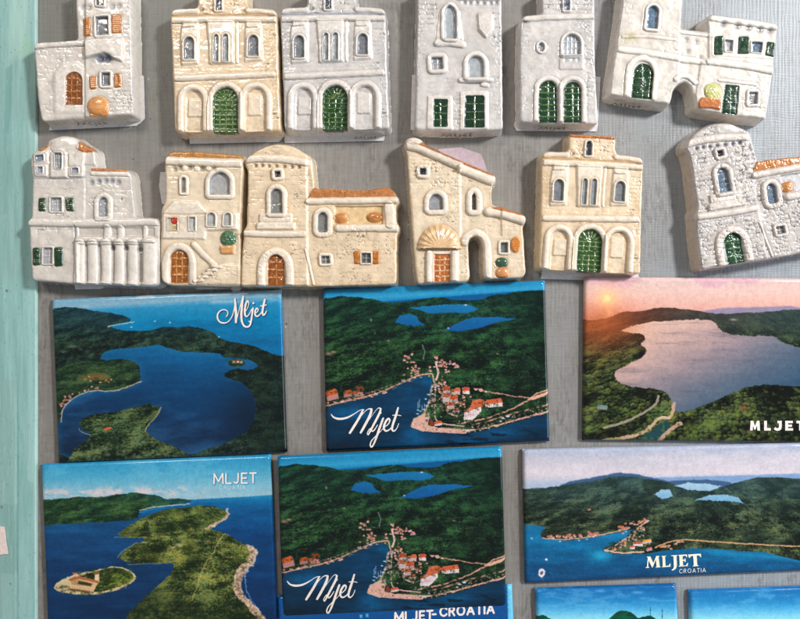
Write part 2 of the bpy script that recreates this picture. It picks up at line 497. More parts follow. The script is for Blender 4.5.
def write(st, text, x, y, hgt, w, gap, slope=0.0, slant=0.0):
    """x,y = top left of the first letter; slope = dy/dx of the line"""
    cx = x
    for ch in text:
        adv, strokes = GLY[ch]
        for s in strokes:
            p = [(cx + a * hgt + slant * (1 - b) * hgt, y + b * hgt + slope * (cx + a * hgt - x)) for a, b in s]
            round_ = ch in 'COR' and len(s) > 4 or ch == 'J'
            st.line(p, w, smooth=round_)
        cx += adv * hgt + gap
    return cx

# ------------------------------------------------------------------ printed magnets
class Pic:
    def __init__(s, X, Y, k):
        s.x, s.y, s.k = X, Y, k
        s.c = np.zeros(X.shape + (3,))
        j = .42 * k; s.x = X + j * (fbm(X * 1.1 / k, Y * 1.1 / k, 95, 2) - .5) * 2; s.y = Y + j * (fbm(X * 1.1 / k, Y * 1.1 / k, 97, 2) - .5) * 2
    def warp(s, amp, freq, seed=0):
        return (s.x + amp * (fbm(s.x * freq, s.y * freq, 60 + seed) - .5) * 2, s.y + amp * (fbm(s.x * freq, s.y * freq, 70 + seed) - .5) * 2)
    def put(s, m, col):
        col = np.asarray(col, float)
        if col.ndim == 1: col = col[None, None]
        m = np.clip(m, 0, 1)[..., None]; s.c = s.c * (1 - m) + col * m
    def grad(s, stops, t):
        ts = [a for a, _ in stops]; cs = np.array([b for _, b in stops], float)
        return np.stack([np.interp(t, ts, cs[:, i]) for i in range(3)], -1)
    def mask(s, pts, soft=1.5, amp=4, freq=.05, seed=0, sm=1):
        X, Y = s.warp(amp, freq, seed)
        if amp: X = X + 1.2 * (fbm(s.x * .35, s.y * .35, 90) - .5) * 2
        return sst(soft, -soft, sd_poly(X, Y, chaikin(pts, sm), margin=soft + 3))
    def poly(s, pts, col, soft=1.5, amp=4, freq=.05, seed=0, sm=1): s.put(s.mask(pts, soft, amp, freq, seed, sm), col)
    def line(s, pts, w, col, soft=1.2, amp=2, op=1.0):
        X, Y = s.warp(amp, .08, 5)
        s.put(sst(soft, -soft, sd_line(X, Y, smooth_line(pts, 2), w, margin=soft + w + 3)) * op, col)
    def blob(s, cx, cy, r, col, op=1.0, asp=1.0):
        m = (np.abs(s.x - cx) < 3 * r) & (np.abs(s.y - cy) < 3 * r * asp)
        w = (op * np.exp(-(((s.x[m] - cx) / r) ** 2 + ((s.y[m] - cy) / (r * asp)) ** 2)))[:, None]
        s.c[m] = s.c[m] * (1 - w) + np.asarray(col, float) * w
    def dots(s, rng, path, n, spread, r, cols, op=.9):
        """many small specks (bushes, cars, walls, rocks) along a path"""
        P = np.asarray(path, float)
        for _ in range(n):
            i = rng.randint(len(P) - 1); t = rng.rand(); p = P[i] * (1 - t) + P[i + 1] * t + rng.normal(0, spread, 2)
            s.blob(p[0], p[1], rng.uniform(*r), cols[rng.randint(len(cols))], op, rng.uniform(.5, 1.1))
    def trees(s, m, dark, light, y0, s0, y1, s1, seed=0, contrast=1.0, asp=0.75):
        """wooded ground: crowns get larger from y0 to y1"""
        b = (s1 - s0) / (y1 - y0); sz = np.maximum(s0 + b * (s.y - y0), min(s0, s1) * .6)
        u = (s.x - 380) / sz; v = (np.log(sz) / b if abs(b) > 1e-6 else s.y / sz) / asp
        u = u * 1.45; v = v * 1.45
        wu = u + .5 * (fbm(u * .8, v * .8, 41 + seed, 2) - .5); wv = v + .5 * (fbm(u * .8, v * .8, 43 + seed, 2) - .5)
        dd, dx, dy, r = cells(wu, wv, seed); d2, ex, ey, r2 = cells(wu * .6 + 9, wv * .6 + 5, seed + 50)
        mixm = sst(.42, .6, fbm(u * .12, v * .12, 47 + seed, 3))
        l1 = .5 - .5 * (dx * .45 + dy * .8) / .6 - .5 * np.clip(dd - .3, 0, 1) + (r - .5) * .5
        l2 = .5 - .5 * (ex * .45 + ey * .8) / .6 - .5 * np.clip(d2 - .35, 0, 1) + (r2 - .5) * .5
        lum = l1 * (1 - mixm) + l2 * mixm
        # slopes of the terrain turned to and from the light of the picture
        rel = lambda q, w_: fbm(q * .05, w_ * .09, 31 + seed, 5)
        slope = (rel(u + 1.6, v + .8) - rel(u - 1.6, v - .8)) * 5.5
        big = fbm(u * .1, v * .16, 35 + seed, 4); fine = fbm(u * 2.2, v * 2.2, 37 + seed, 2)
        lum = lum * .6 + (big - .5) * .9 + slope * .5 + .2 + (fine - .5) * .5
        lum = np.clip(.5 + (lum - .5) * contrast, 0, 1.15)[..., None]
        d = np.asarray(dark, float); l = np.asarray(light, float)
        c = d * (1 - lum) + l * lum
        hue = (fbm(u * .3, v * .3, 57 + seed, 3)[..., None] - .5) * .7 + (r[..., None] - .5) * .3
        c = c * (1 + hue * np.array((.38, .08, -.25)))
        gap = sst(.66, .8, fbm(u * .35, v * .5, 67 + seed, 3))[..., None] * .35
        c = c * (1 - gap) + (l * .6 + np.array((70, 60, 45.))) * gap
        s.put(m, c)
    def sea(s, m, amp=.16):
        """wind streaks and ripples over the water inside a mask"""
        gx, gy = s.x / s.k, s.y / s.k
        r = (fbm(gx * .5, gy * 1.6, 111, 3) - .5) * .5 + (fbm(gx * .03, gy * .16, 115, 4) - .5) * 1.3
        s.c = s.c * (1 + (m * r * amp)[..., None] * np.array((1.6, 1.1, .8)))
    def shallows(s, wm, pts, width, col, op, amp=3, freq=.06, seed=0):
        X, Y = s.warp(amp, freq, seed)
        d = np.abs(sd_poly(X, Y, chaikin(pts, 1), margin=width * 3))
        s.put(wm * np.exp(-(d / width) ** 1.3) * op * (.35 + fbm(s.x * .03, s.y * .05, 121)), col)
    def houses(s, lst, wall=(206, 184, 178), roof=(196, 100, 76)):
        for q, (x, y, w, h) in enumerate(lst):
            rg = np.random.RandomState(int(x * 7 + y * 13) % 9999); g = rg.uniform(.82, 1.06); wl = np.array(wall) * rg.uniform(.78, 1.05); rf = np.array(roof) * g * (1, rg.uniform(.85, 1.25), rg.uniform(.85, 1.3))
            an = rg.uniform(-14, 8)
            def P(pp): return turn(pp, x + w / 2, y + h / 2, an)
            s.put(sst(1, -1, sd_poly(s.x, s.y, P([(x, y), (x + w, y - 1), (x + w, y + h), (x, y + h)]), margin=8)), wl)
            s.put(sst(1, -1, sd_poly(s.x, s.y, P([(x - 1, y + h * .5), (x + w * .14, y - h * .2), (x + w * .9, y - h * .22), (x + w + 1, y + h * .42)]), margin=8)), rf)
            s.put(sst(1, -1, sd_poly(s.x, s.y, P([(x - 1, y + h * .5), (x + w * .14, y - h * .2), (x + w * .3, y - h * .2), (x + w * .2, y + h * .48)]), margin=8)) * .5, rf * .72)
            if w > 14:
                q = sst(.8, -.8, np.abs(((s.x - x) % 6) - 3) - 1.0) * sst(.8, -.8, np.abs(s.y - (y + h * .75)) - 1.3) * ((s.x > x + 1) & (s.x < x + w - 1))
                s.put(q * .7, (110, 100, 110))

def scatter(rng, path, n, spread, w=(4, 9), h=(3, 6)):
    P = np.asarray(path, float); out = []
    for _ in range(n):
        i = rng.randint(len(P) - 1); t = rng.rand()
        p = P[i] * (1 - t) + P[i + 1] * t + rng.normal(0, spread, 2)
        out.append((p[0], p[1], rng.uniform(*w), rng.uniform(*h)))
    return sorted(out, key=lambda q: q[1])

def make_print(name, quad, painter, crop, label, group, thick=7.0, step=0.5, tone=0.98, lettering=None):
    """quad: TL, TR, BR, BL of the printed face as it is seen; crop=(ox, oy, k) the drawing's own coordinates"""
    q = np.asarray(quad, float)
    f = (D - thick) / D
    q = np.array([CX, CY]) + (q - np.array([CX, CY])) * f        # real place on the board
    c = q.mean(0)
    w = np.linalg.norm(q[1] - q[0]); h = np.linalg.norm(q[3] - q[0])
    nx = int(w / step) + 1; ny = int(h / step) + 1
    a, b = np.meshgrid(np.linspace(0, 1, nx), np.linspace(0, 1, ny), indexing='ij')
    U = ((q[0][0] * (1 - a) + q[1][0] * a) * (1 - b) + (q[3][0] * (1 - a) + q[2][0] * a) * b)
    W = ((q[0][1] * (1 - a) + q[1][1] * a) * (1 - b) + (q[3][1] * (1 - a) + q[2][1] * a) * b)
    ox, oy, k = crop
    drawX = ((CX + (U - CX) / f) - ox) * k; drawY = ((CY + (W - CY) / f) - oy) * k
    pic = Pic(drawX, drawY, k); painter(pic)
    # ink response of the print: fine grain, blues a little greener, all a little muted
    gx, gy = drawX / k, drawY / k
    c_ = pic.c * (1 + .14 * (fbm(gx * 1.3, gy * 1.3, 99, 2)[..., None] - .5) + .1 * (fbm(gx * .3, gy * .3, 103, 3)[..., None] - .5))
    lum_ = c_.mean(-1, keepdims=True); ex = np.clip(c_[..., 2] - 1.25 * c_[..., 1], 0, 90)
    c_ = lum_ + (c_ - lum_) * 1.04; exr = np.clip(c_[..., 0] - 1.5 * c_[..., 1], 0, 120); c_[..., 0] -= exr * .4; c_[..., 1] += exr * .05; c_[..., 2] -= ex * .48; c_[..., 1] += ex * .06
    c_ = np.clip(c_, 0, 255) / 255.0
    c_ = c_ + (c_ * c_ * (3 - 2 * c_) - c_) * .42
    pic.c = c_ * 255 * tone
    # pillow edge: the laminated sheet wraps round the rim
    dx = np.minimum(a, 1 - a) * w; dy = np.minimum(b, 1 - b) * h
    r = 4.6
    ax = np.clip(r - dx, 0, r); ay = np.clip(r - dy, 0, r)
    dd = np.clip(np.hypot(ax, ay) / r, 0, 1)
    H = thick - 3.4 * (1 - np.sqrt(1 - dd ** 2.6 * .995)) + 0.25 * sst(0, 40, np.minimum(dx, dy))
    t = thing(name, c[0], c[1], label, "magnet", group)
    V = np.stack([(U - c[0]) * S, -H * S, -(W - c[1]) * S], -1).reshape(-1, 3)
    C = lin(np.clip(pic.c, 3, 255)).reshape(-1, 3)
    idx = np.arange(nx * ny).reshape(nx, ny)
    F = np.stack([idx[:-1, :-1], idx[:-1, 1:], idx[1:, 1:], idx[1:, :-1]], -1).reshape(-1, 4)
    ring = np.concatenate([idx[:, 0], idx[-1, 1:], idx[-2::-1, -1], idx[0, -2:0:-1]])
    R = V[ring].copy(); R[:, 1] = -1.6 * S
    n0 = len(V); kk = len(ring); i = np.arange(kk); j = (i + 1) % kk
    V = np.concatenate([V, R]); C = np.concatenate([C, C[ring]])
    F = np.concatenate([F, np.stack([ring[i], ring[j], n0 + j, n0 + i], -1)])
    mesh_obj("picture", V, F, M_PRINT, t, C)
    # magnetic backing sheet
    g = (q - c) * 0.985
    fz = [(x * S, -1.6 * S, -y * S) for x, y in g]; bz = [(x * S, -0.15 * S, -y * S) for x, y in g]
    mesh_obj("magnetic_backing", fz + bz, [(0, 3, 2, 1), (4, 5, 6, 7), (0, 1, 5, 4), (1, 2, 6, 5), (2, 3, 7, 6), (3, 0, 4, 7)], M_MAGNET, t, smooth=False)
    if lettering:
        for nm, st, mat in lettering:
            bx = st.box(3 * k)
            def place(X, Y):
                u = CX + (ox + X / k - CX) * f - c[0]; v = CY + (oy + Y / k - CY) * f - c[1]
                return u * S, np.full(u.shape, -(thick + 0.42) * S), -v * S
            sheet(nm, st.sdf, bx, 0.28 * k, place, mat, t)
    return t

# -- picture 1: deep blue lake with a wooded islet
def paint_lake(p):
    x, y = p.x, p.y
    hor = 92 - (x - 70) * 0.03
    p.put(np.ones(x.shape), p.grad([(30, (84, 142, 176)), (60, (118, 158, 182)), (82, (132, 166, 186)), (98, (56, 138, 180)), (150, (4, 118, 170)), (230, (4, 104, 164))], y + (x - 70) * 0.055))
    p.sea(sst(100, 120, y), .2)
    cl = fbm(x * .018, y * .06, 3); p.put(sst(.5, .7, cl) * sst(95, 75, y + x * .03) * .7, (176, 190, 202))
    lk = p.mask([(205, 240), (215, 215), (250, 205), (330, 200), (375, 190), (420, 205), (480, 215), (555, 215), (580, 232), (640, 232), (680, 250), (660, 268), (600, 262), (570, 282), (600, 295), (640, 310), (668, 350), (670, 400), (650, 440), (600, 475), (530, 500), (470, 520), (300, 535), (90, 540), (78, 440), (90, 375), (130, 345), (180, 325), (250, 330), (330, 300), (325, 240)], 1.5, 3, .05, 1); L1 = [(205, 240), (215, 215), (250, 205), (330, 200), (375, 190), (420, 205), (480, 215), (555, 215), (580, 232), (640, 232), (680, 250), (660, 268), (600, 262), (570, 282), (600, 295), (640, 310), (668, 350), (670, 400), (650, 440), (600, 475), (530, 500), (470, 520), (300, 535), (90, 540), (78, 440), (90, 375), (130, 345), (180, 325), (250, 330), (330, 300), (325, 240)]
    land = p.mask([(50, 95), (90, 80), (150, 82), (200, 95), (260, 100), (310, 118), (260, 130), (235, 138), (270, 150), (330, 152), (360, 148), (400, 138), (450, 140), (480, 135), (540, 152), (570, 178), (640, 190), (690, 205), (720, 222), (760, 225), (860, 225), (860, 700), (-60, 700), (-60, 95)], 1.5, 3, .05, 2)
    p.trees(land, (8, 26, 26), (56, 80, 64), 90, 3.6, 540, 9, 3, 1.4)
    far = land * sst(200, 100, y); p.put(far * .5, (28, 72, 92)); p.put(land * sst(560, 720, x) * .45, (10, 26, 26))
    p.put(lk, p.grad([(190, (12, 98, 160)), (300, (10, 72, 132)), (420, (14, 54, 108)), (540, (20, 40, 80))], y - (x - 400) * .05 + 14 * (fbm(x * .02, y * .05, 8) - .5)))
    p.sea(lk); p.shallows(lk * sst(600, 480, x), L1, 10, (40, 116, 150), .5, 3, .05, 1)
    p.put(lk * sst(.5, .75, fbm(x * .006 + y * .004, y * .02, 131)) * .35, (70, 120, 170))
    p.put(lk * np.exp(-((x - 660) / 90) ** 2 - ((y - 400) / 110) ** 2) * .6, (10, 28, 52))
    # village peninsula
    vp = p.mask([(60, 300), (90, 250), (180, 245), (260, 232), (315, 240), (318, 262), (310, 272), (335, 292), (300, 318), (250, 330), (180, 325), (130, 345), (95, 375), (92, 420), (70, 430)], 1.5, 3, .06, 4)
    p.trees(vp, (14, 38, 28), (70, 96, 64), 230, 5, 400, 9, 6)
    for q in (((165, 275), (220, 272), (235, 290), (170, 300)), ((140, 285), (170, 280), (172, 300), (140, 300)), ((200, 285), (240, 280), (243, 296), (208, 300))):
        p.put(p.mask(list(q), 2, 4, .12, 3) * (.3 + .6 * fbm(x * .15, y * .3, 141)), (116, 104, 62))
    p.poly([(172, 286), (215, 281), (218, 284), (175, 290)], (140, 88, 60), 2, 3, .15, 3)
    p.line([(92, 420), (95, 380), (130, 348), (180, 326), (250, 332), (330, 300)], 3, (196, 176, 160), op=.8)
    rg = np.random.RandomState(4)
    p.houses(scatter(rg, [(85, 370), (110, 345), (170, 322), (200, 318)], 26, 4, (3, 7), (2, 4)))
    p.houses(scatter(rg, [(150, 285), (230, 300)], 8, 6, (3, 6), (2, 4)), (190, 170, 140), (188, 110, 70))
    # wooded islet in front
    isl = p.mask([(145, 415), (180, 398), (240, 392), (300, 378), (360, 366), (388, 378), (380, 400), (350, 430), (340, 450), (380, 475), (440, 500), (480, 522), (430, 700), (30, 700), (120, 510), (175, 470), (180, 455), (150, 440)], 1.2, 4, .06, 7)
    p.trees(isl, (12, 32, 20), (90, 108, 74), 360, 6, 540, 11, 9, 1.4)
    rk = isl * sst(.52, .68, fbm(x * .12, y * .12, 12)) * sst(440, 500, y); p.put(rk * .5, (122, 128, 104))
    p.line([(388, 378), (378, 402), (350, 430), (340, 450)], 3, (170, 158, 120), op=.8)
    p.line([(145, 438), (150, 450), (180, 458)], 2, (190, 176, 150), op=.7)
    p.poly([(218, 440), (240, 434), (244, 440), (222, 448)], (206, 104, 66), 1, 0)
    # monastery isle
    im = p.mask([(585, 240), (610, 234), (638, 240), (636, 254), (605, 258), (588, 252)], 1.2, 1, .1, 1)
    p.trees(im, (18, 40, 30), (70, 96, 60), 230, 4, 260, 5, 2)
    p.houses([(600, 240, 9, 6), (612, 238, 8, 7), (622, 241, 8, 5)])
    # boats and far shore glints
    for (a, b) in ((300, 140), (415, 126), (370, 122), (560, 168)): p.blob(a, b, 3, (220, 225, 230), .9, .6)
    p.line([(232, 138), (262, 131), (310, 124)], 3, (196, 200, 206), op=.75)
    for (a, b, c_) in ((125, 196, 12), (100, 212, 9), (150, 205, 7)): p.blob(a, b, c_, (140, 150, 130), .5, .4)
    sh = sst(0, -6, sd_line(x, y, smooth_line([(585, 300), (640, 310), (668, 350), (670, 400), (650, 440)], 2), 1.0)); 

lt1 = Sten()
def T1(p): return [((200 + a / 8 - 30) * 2.963, (280 + b / 8 - 280) * 2.963) for a, b in p]
k8 = 2.963 / 8
lt1.line(T1([(212, 292), (226, 270), (218, 242), (180, 235), (145, 260), (137, 300), (155, 337), (195, 347), (232, 332), (260, 290), (276, 225), (284, 155)]), [9 * k8, 8 * k8, 9 * k8, 13 * k8, 13 * k8, 8 * k8, 7 * k8, 8 * k8])
lt1.line(T1([(280, 152), (284, 210), (290, 270), (288, 338)]), [13 * k8, 18 * k8, 20 * k8, 16 * k8])
lt1.line(T1([(290, 336), (308, 262), (326, 190), (344, 134)]), [5 * k8, 8 * k8])
lt1.line(T1([(346, 132), (336, 200), (330, 285), (336, 342), (358, 374), (388, 376), (404, 356), (406, 335), (392, 330)]), [14 * k8, 18 * k8, 16 * k8, 13 * k8, 12 * k8, 8 * k8])
lt1.line(T1([(366, 250), (386, 215), (392, 180), (380, 162), (364, 195), (357, 250), (362, 288), (378, 294), (398, 268), (412, 235)]), [6 * k8, 7 * k8, 15 * k8, 16 * k8, 9 * k8, 5 * k8])
lt1.line(T1([(424, 226), (417, 275), (410, 330), (402, 362)]), [14 * k8, 14 * k8, 9 * k8])
lt1.line(T1([(426, 184), (428, 186)]), 15 * k8)
lt1.line(T1([(436, 268), (460, 256), (468, 236), (456, 222), (441, 245), (440, 282), (458, 294), (480, 276), (492, 258)]), [7 * k8, 8 * k8, 15 * k8, 12 * k8, 6 * k8])
lt1.line(T1([(518, 158), (506, 212), (498, 262), (506, 284), (522, 272), (534, 246)]), [17 * k8, 16 * k8, 12 * k8, 6 * k8])
lt1.line(T1([(484, 208), (530, 200)]), 9 * k8)

def paint_lake_all(p):
    paint_lake(p)
    p.put(sst(2.5, -1.5, lt1.sdf(p.x - 2.2, p.y - 2.6)) * .75, (8, 60, 104))      # printed drop shadow of the lettering
PRINTS = "picture magnets of the island"
make_print("picture_magnet", [(51, 299.3), (281, 289.3), (286.8, 452.5), (57.5, 463.5)], paint_lake_all, (30, 280, 2.963),
           "picture magnet of a blue lake with curly white Mljet in its top right corner", PRINTS, lettering=[("lettering", lt1, M_WHITE)])

# -- picture 2: village on a bay below wooded hills
def paint_village(p):
    x, y = p.x, p.y
    t = y + (x - 40) * .055
    p.put(np.ones(x.shape), p.grad([(55, (22, 112, 160)), (78, (40, 132, 178)), (96, (62, 146, 188)), (112, (30, 120, 176))], t))
    p.poly([(215, 103), (400, 88), (560, 76), (760, 62), (760, 110), (400, 120), (240, 112)], (0, 88, 160), 3, 1)
    land = p.mask([(30, 92), (90, 84), (140, 86), (190, 92), (240, 104), (300, 102), (380, 90), (430, 88), (480, 98), (540, 96), (580, 82), (640, 74), (700, 66), (770, 66), (775, 620), (30, 620)], 1.5, 4, .04, 1)
    p.trees(land, (4, 22, 18), (54, 92, 56), 90, 3.6, 480, 11, 5, 1.45)
    p.put(land * sst(300, 90, y) * .4, (18, 66, 66))
    sh = fbm(x * .008, y * .012, 77); p.put(land * sst(.5, .72, sh) * .3, (6, 30, 24))
    p.put(land * sst(560, 760, x) * .35, (6, 26, 26))
    for q, s_ in (([(272, 166), (288, 146), (318, 139), (340, 148), (350, 162), (368, 176), (330, 180), (292, 174)], 1), ([(318, 120), (380, 115), (440, 110), (505, 110), (542, 124), (505, 138), (440, 136), (385, 140), (352, 128)], 2), ([(432, 192), (480, 164), (520, 152), (600, 150), (664, 157), (600, 166), (552, 182), (480, 197)], 3)):
        m = p.mask(q, 1.2, 3, .09, s_, 0); p.put(m, p.grad([(110, (30, 112, 168)), (200, (10, 84, 166))], y))
    p.blob(497, 112, 5, (210, 210, 210), .9, .4); p.blob(442, 186, 3, (220, 220, 220), .8); p.blob(195, 160, 4, (170, 176, 160), .6, 1.4); p.blob(208, 203, 3, (160, 170, 150), .5)
    # bay
    bay = p.mask([(40, 441), (120, 421), (210, 403), (290, 366), (345, 340), (385, 337), (392, 365), (385, 410), (366, 452), (330, 476), (320, 500), (370, 515), (500, 523), (580, 508), (660, 486), (775, 448), (785, 600), (35, 620)], 1.2, 2, .06, 2)
    wat = p.grad([(335, (10, 78, 126)), (420, (6, 60, 104)), (500, (6, 54, 92)), (580, (6, 40, 70))], y)
    n = fbm(x * .012, y * .03, 21)[..., None]
    p.put(bay, wat * (1 + (n - .5) * .5)); p.sea(bay, .3)
    for (a, b, c_, o_) in ((130, 455, 60, .5), (340, 545, 60, .45), (330, 520, 34, .45), (500, 560, 90, .3), (610, 520, 50, .4), (370, 360, 24, .4)): p.put(bay * o_ * np.exp(-((x - a) / c_) ** 2 - ((y - b) / (c_ * .4)) ** 2) * (0.6 + fbm(x * .05, y * .09, 5)), (10, 110, 176))
    p.put(bay * sst(.5, .62, fbm(x * .02, y * .07, 44)) * sst(520, 560, x + y * .3 - 60) * sst(500, 525, y) * .6, (2, 16, 42))
    # shore road and quay
    tan = (184, 150, 134)
    rg0 = np.random.RandomState(3); GRN = [(10, 34, 22), (24, 54, 32), (14, 42, 26)]; PALE = [(206, 176, 164), (186, 150, 138), (222, 206, 200), (160, 124, 112)]
    p.line([(40, 438), (120, 418), (210, 398), (290, 362), (345, 336), (390, 332)], 5, tan)
    p.line([(120, 413), (215, 385), (300, 352)], 3, (180, 150, 138), op=.6)
    p.poly([(322, 502), (330, 476), (366, 458), (384, 468), (376, 496), (410, 504), (510, 510), (500, 524), (420, 520), (360, 516)], (198, 158, 146), 1.2, 1.5, .1, 1, sm=0)
    p.line([(392, 335), (404, 380), (398, 430), (400, 478), (420, 492), (500, 500)], 4, (190, 160, 152))
    p.line([(366, 455), (384, 420), (390, 370)], 6, (176, 150, 146), op=.8)
    p.line([(500, 500), (560, 486), (640, 462), (690, 448), (770, 428), (790, 425)], 5, (186, 140, 124))
    p.line([(500, 515), (590, 500), (680, 474), (780, 448)], 5, (206, 160, 146), amp=3)
    p.line([(470, 490), (540, 482), (620, 456), (690, 424), (720, 396), (780, 376)], 4, (196, 148, 132), amp=3)
    p.line([(700, 415), (735, 404), (780, 384)], 10, (208, 160, 142), amp=3)
    p.line([(525, 378), (560, 388), (600, 396), (660, 404), (700, 408)], 3.5, (176, 138, 120), amp=4)
    p.line([(404, 300), (412, 330), (404, 350)], 6, (206, 176, 168)); p.line([(360, 240), (368, 262), (362, 285)], 4, (150, 160, 150), op=.6)
    p.line([(440, 455), (470, 470), (478, 448)], 5, (196, 160, 150))
    rg = np.random.RandomState(8)
    p.houses(scatter(rg, [(290, 352), (345, 325), (320, 300), (310, 275)], 34, 8, (4, 8), (3, 6)), (206, 178, 168), (180, 112, 96))
    p.houses(scatter(rg, [(380, 322), (415, 300), (410, 285), (440, 300), (420, 350), (415, 372)], 40, 9, (4, 8), (3, 6)), (216, 196, 192), (192, 108, 88))
    p.houses(scatter(rg, [(410, 372), (430, 420), (460, 450), (480, 400), (500, 470)], 44, 12, (4, 9), (3, 6)), (212, 190, 186), (190, 100, 80))
    p.houses(scatter(rg, [(372, 468), (392, 430), (386, 385), (398, 360)], 26, 5, (4, 8), (3, 6)), (206, 196, 200), (150, 120, 112))
    p.houses([(52, 388, 38, 28), (108, 388, 26, 18), (136, 390, 14, 14), (152, 378, 18, 26), (144, 372, 8, 8)], (176, 130, 128), (206, 76, 50))
    p.houses(scatter(rg, [(60, 425), (150, 410), (250, 385)], 22, 2, (4, 8), (3, 5)), (220, 190, 180), (200, 130, 110))
    p.houses([(426, 376, 22, 20), (450, 384, 14, 14), (462, 380, 18, 18), (488, 378, 22, 18), (424, 398, 26, 24), (448, 402, 24, 26), (440, 424, 20, 20), (436, 442, 16, 10), (456, 444, 20, 14)], (214, 196, 194), (208, 88, 58))
    town = [(385, 470), (400, 400), (420, 440), (470, 450), (520, 490), (480, 470), (430, 350)]
    p.dots(rg0, town, 170, 12, (2.2, 5), GRN, .8); p.dots(rg0, town, 90, 12, (1.2, 2.6), PALE, .85)
    p.dots(rg0, [(500, 505), (600, 478), (700, 440), (770, 410)], 120, 9, (2.5, 6), GRN, .85); p.dots(rg0, [(500, 512), (600, 490), (690, 462), (775, 438)], 60, 5, (1.5, 3), PALE, .8)
    p.dots(rg0, [(60, 380), (160, 385), (240, 375), (330, 330)], 60, 9, (2.5, 5), GRN, .8)
    p.houses([(426, 376, 22, 20), (450, 384, 14, 14), (462, 380, 18, 18), (488, 378, 22, 18), (424, 398, 26, 20), (448, 404, 24, 22), (442, 426, 20, 18)], (214, 196, 194), (206, 92, 62))
    # long hotel: stepped wing and long wing
    p.poly([(492, 478), (494, 455), (520, 440), (548, 436), (548, 452), (520, 480)], (222, 204, 206), 1, .5, sm=0)
    for q in range(9): p.line([(497 + q * 5.5, 456 - q * 1.6), (497 + q * 5.5, 476 - q * 2)], 1.6, (120, 110, 130), .8, 0, .7)
    p.poly([(490, 458), (514, 436), (520, 418), (545, 412), (562, 420), (552, 436), (520, 446)], (208, 98, 70), 1, 1.5, sm=0)
    p.poly([(560, 430), (616, 424), (616, 436), (562, 440)], (224, 210, 210), 1, 0, sm=0)
    for q in range(9): p.line([(563 + q * 6, 431 - q * .5), (563 + q * 6, 438 - q * .5)], 1.6, (110, 105, 125), .7, 0, .7)
    p.poly([(558, 422), (566, 415), (612, 410), (618, 424), (562, 431)], (212, 96, 66), 1, 1, sm=0)
    p.dots(rg0, [(500, 470), (520, 440), (560, 430), (610, 424)], 46, 7, (1.6, 3.4), GRN + [(150, 76, 56), (190, 160, 156)], .75)
    p.dots(rg0, [(430, 385), (450, 410), (470, 430), (500, 385)], 50, 8, (1.4, 3), GRN + [(150, 76, 56), (200, 176, 170), (120, 90, 84)], .75)
    p.dots(rg0, [(335, 486), (370, 505), (440, 515), (500, 516)], 46, 5, (1.2, 2.6), [(150, 116, 108), (120, 90, 84), (226, 206, 198), (60, 60, 50)], .7)
    p.dots(rg0, [(50, 432), (140, 411), (230, 388), (345, 340)], 90, 3.5, (1.2, 2.8), [(226, 206, 196), (140, 100, 88), (30, 46, 34), (190, 120, 96)], .8)
    p.dots(rg0, [(520, 512), (600, 496), (690, 470), (775, 446)], 70, 3, (1.4, 2.6), [(120, 90, 80), (60, 56, 46), (216, 186, 172)], .8)
    p.houses([(398, 486, 24, 12)], (226, 216, 216), (226, 100, 66)); p.poly([(382, 482), (392, 478), (398, 500), (384, 500)], (150, 60, 50), 1, 0)
    p.houses(scatter(rg, [(640, 466), (600, 484)], 5, 4, (5, 8), (3, 5)), (200, 210, 205), (180, 190, 190))
    p.houses(scatter(rg, [(525, 376), (560, 390)], 4, 2, (5, 12), (3, 5)), (210, 200, 196), (216, 150, 130))
    p.houses(scatter(rg, [(440, 296), (466, 300), (455, 318)], 6, 3, (8, 12), (4, 6)), (206, 190, 188), (200, 130, 116))
    for q in ((60, 268, 12), (75, 262, 8), (250, 226, 5), (600, 268, 5)): p.blob(q[0], q[1], q[2], (196, 150, 130), .7, .4)
    for a, b, c_ in ((345, 446, 24), (350, 440, 26), (358, 450, 20), (366, 444, 16)): p.line([(a, b), (a + 1, b - c_)], 1.3, (200, 206, 214), .8, 0, .8)
    for a, b in ((346, 448), (354, 452), (364, 446), (372, 434), (380, 424), (344, 460), (378, 398), (336, 345), (392, 396), (370, 412)): p.blob(a, b, 4.2, (226, 228, 232), .9, .45)
    p.blob(508, 514, 8, (190, 200, 200), .9, .5)
    p.put(land * (1 - bay) * sst(.66, .75, fbm(x * .13, y * .16, 91)) * sst(200, 300, y) * .25, (150, 150, 120))

lt2 = Sten()
def T2(p): return [((320 + a / 5.892 - 310) * 3.2, (350 + b / 5.892 - 270) * 3.2) for a, b in p]
k5 = 3.2 / 5.892
lt2.line(T2([(66, 378), (80, 398), (115, 407), (160, 400), (205, 374), (236, 352), (256, 352)]), [5 * k5, 9 * k5, 13 * k5, 11 * k5, 5 * k5, 4 * k5, 8 * k5])
lt2.line(T2([(254, 352), (232, 398), (200, 450), (176, 488)]), [9 * k5, 14 * k5, 15 * k5, 12 * k5])
lt2.line(T2([(178, 484), (226, 410), (262, 362), (288, 344), (304, 348)]), [4 * k5, 4 * k5, 5 * k5, 11 * k5])
lt2.line(T2([(304, 348), (298, 380), (262, 448), (240, 486)]), [11 * k5, 15 * k5, 15 * k5, 12 * k5])
lt2.line(T2([(250, 476), (288, 412), (326, 358), (345, 338), (358, 345)]), [2.5 * k5, 2.5 * k5, 4 * k5, 9 * k5])
lt2.line(T2([(358, 345), (352, 372), (322, 428), (300, 470), (284, 500)]), [9 * k5, 14 * k5, 12 * k5, 6 * k5])
lt2.line(T2([(284, 500), (276, 492), (292, 462), (306, 458), (304, 480), (318, 476), (340, 440)]), [6 * k5, 5 * k5, 5 * k5, 8 * k5, 4 * k5])
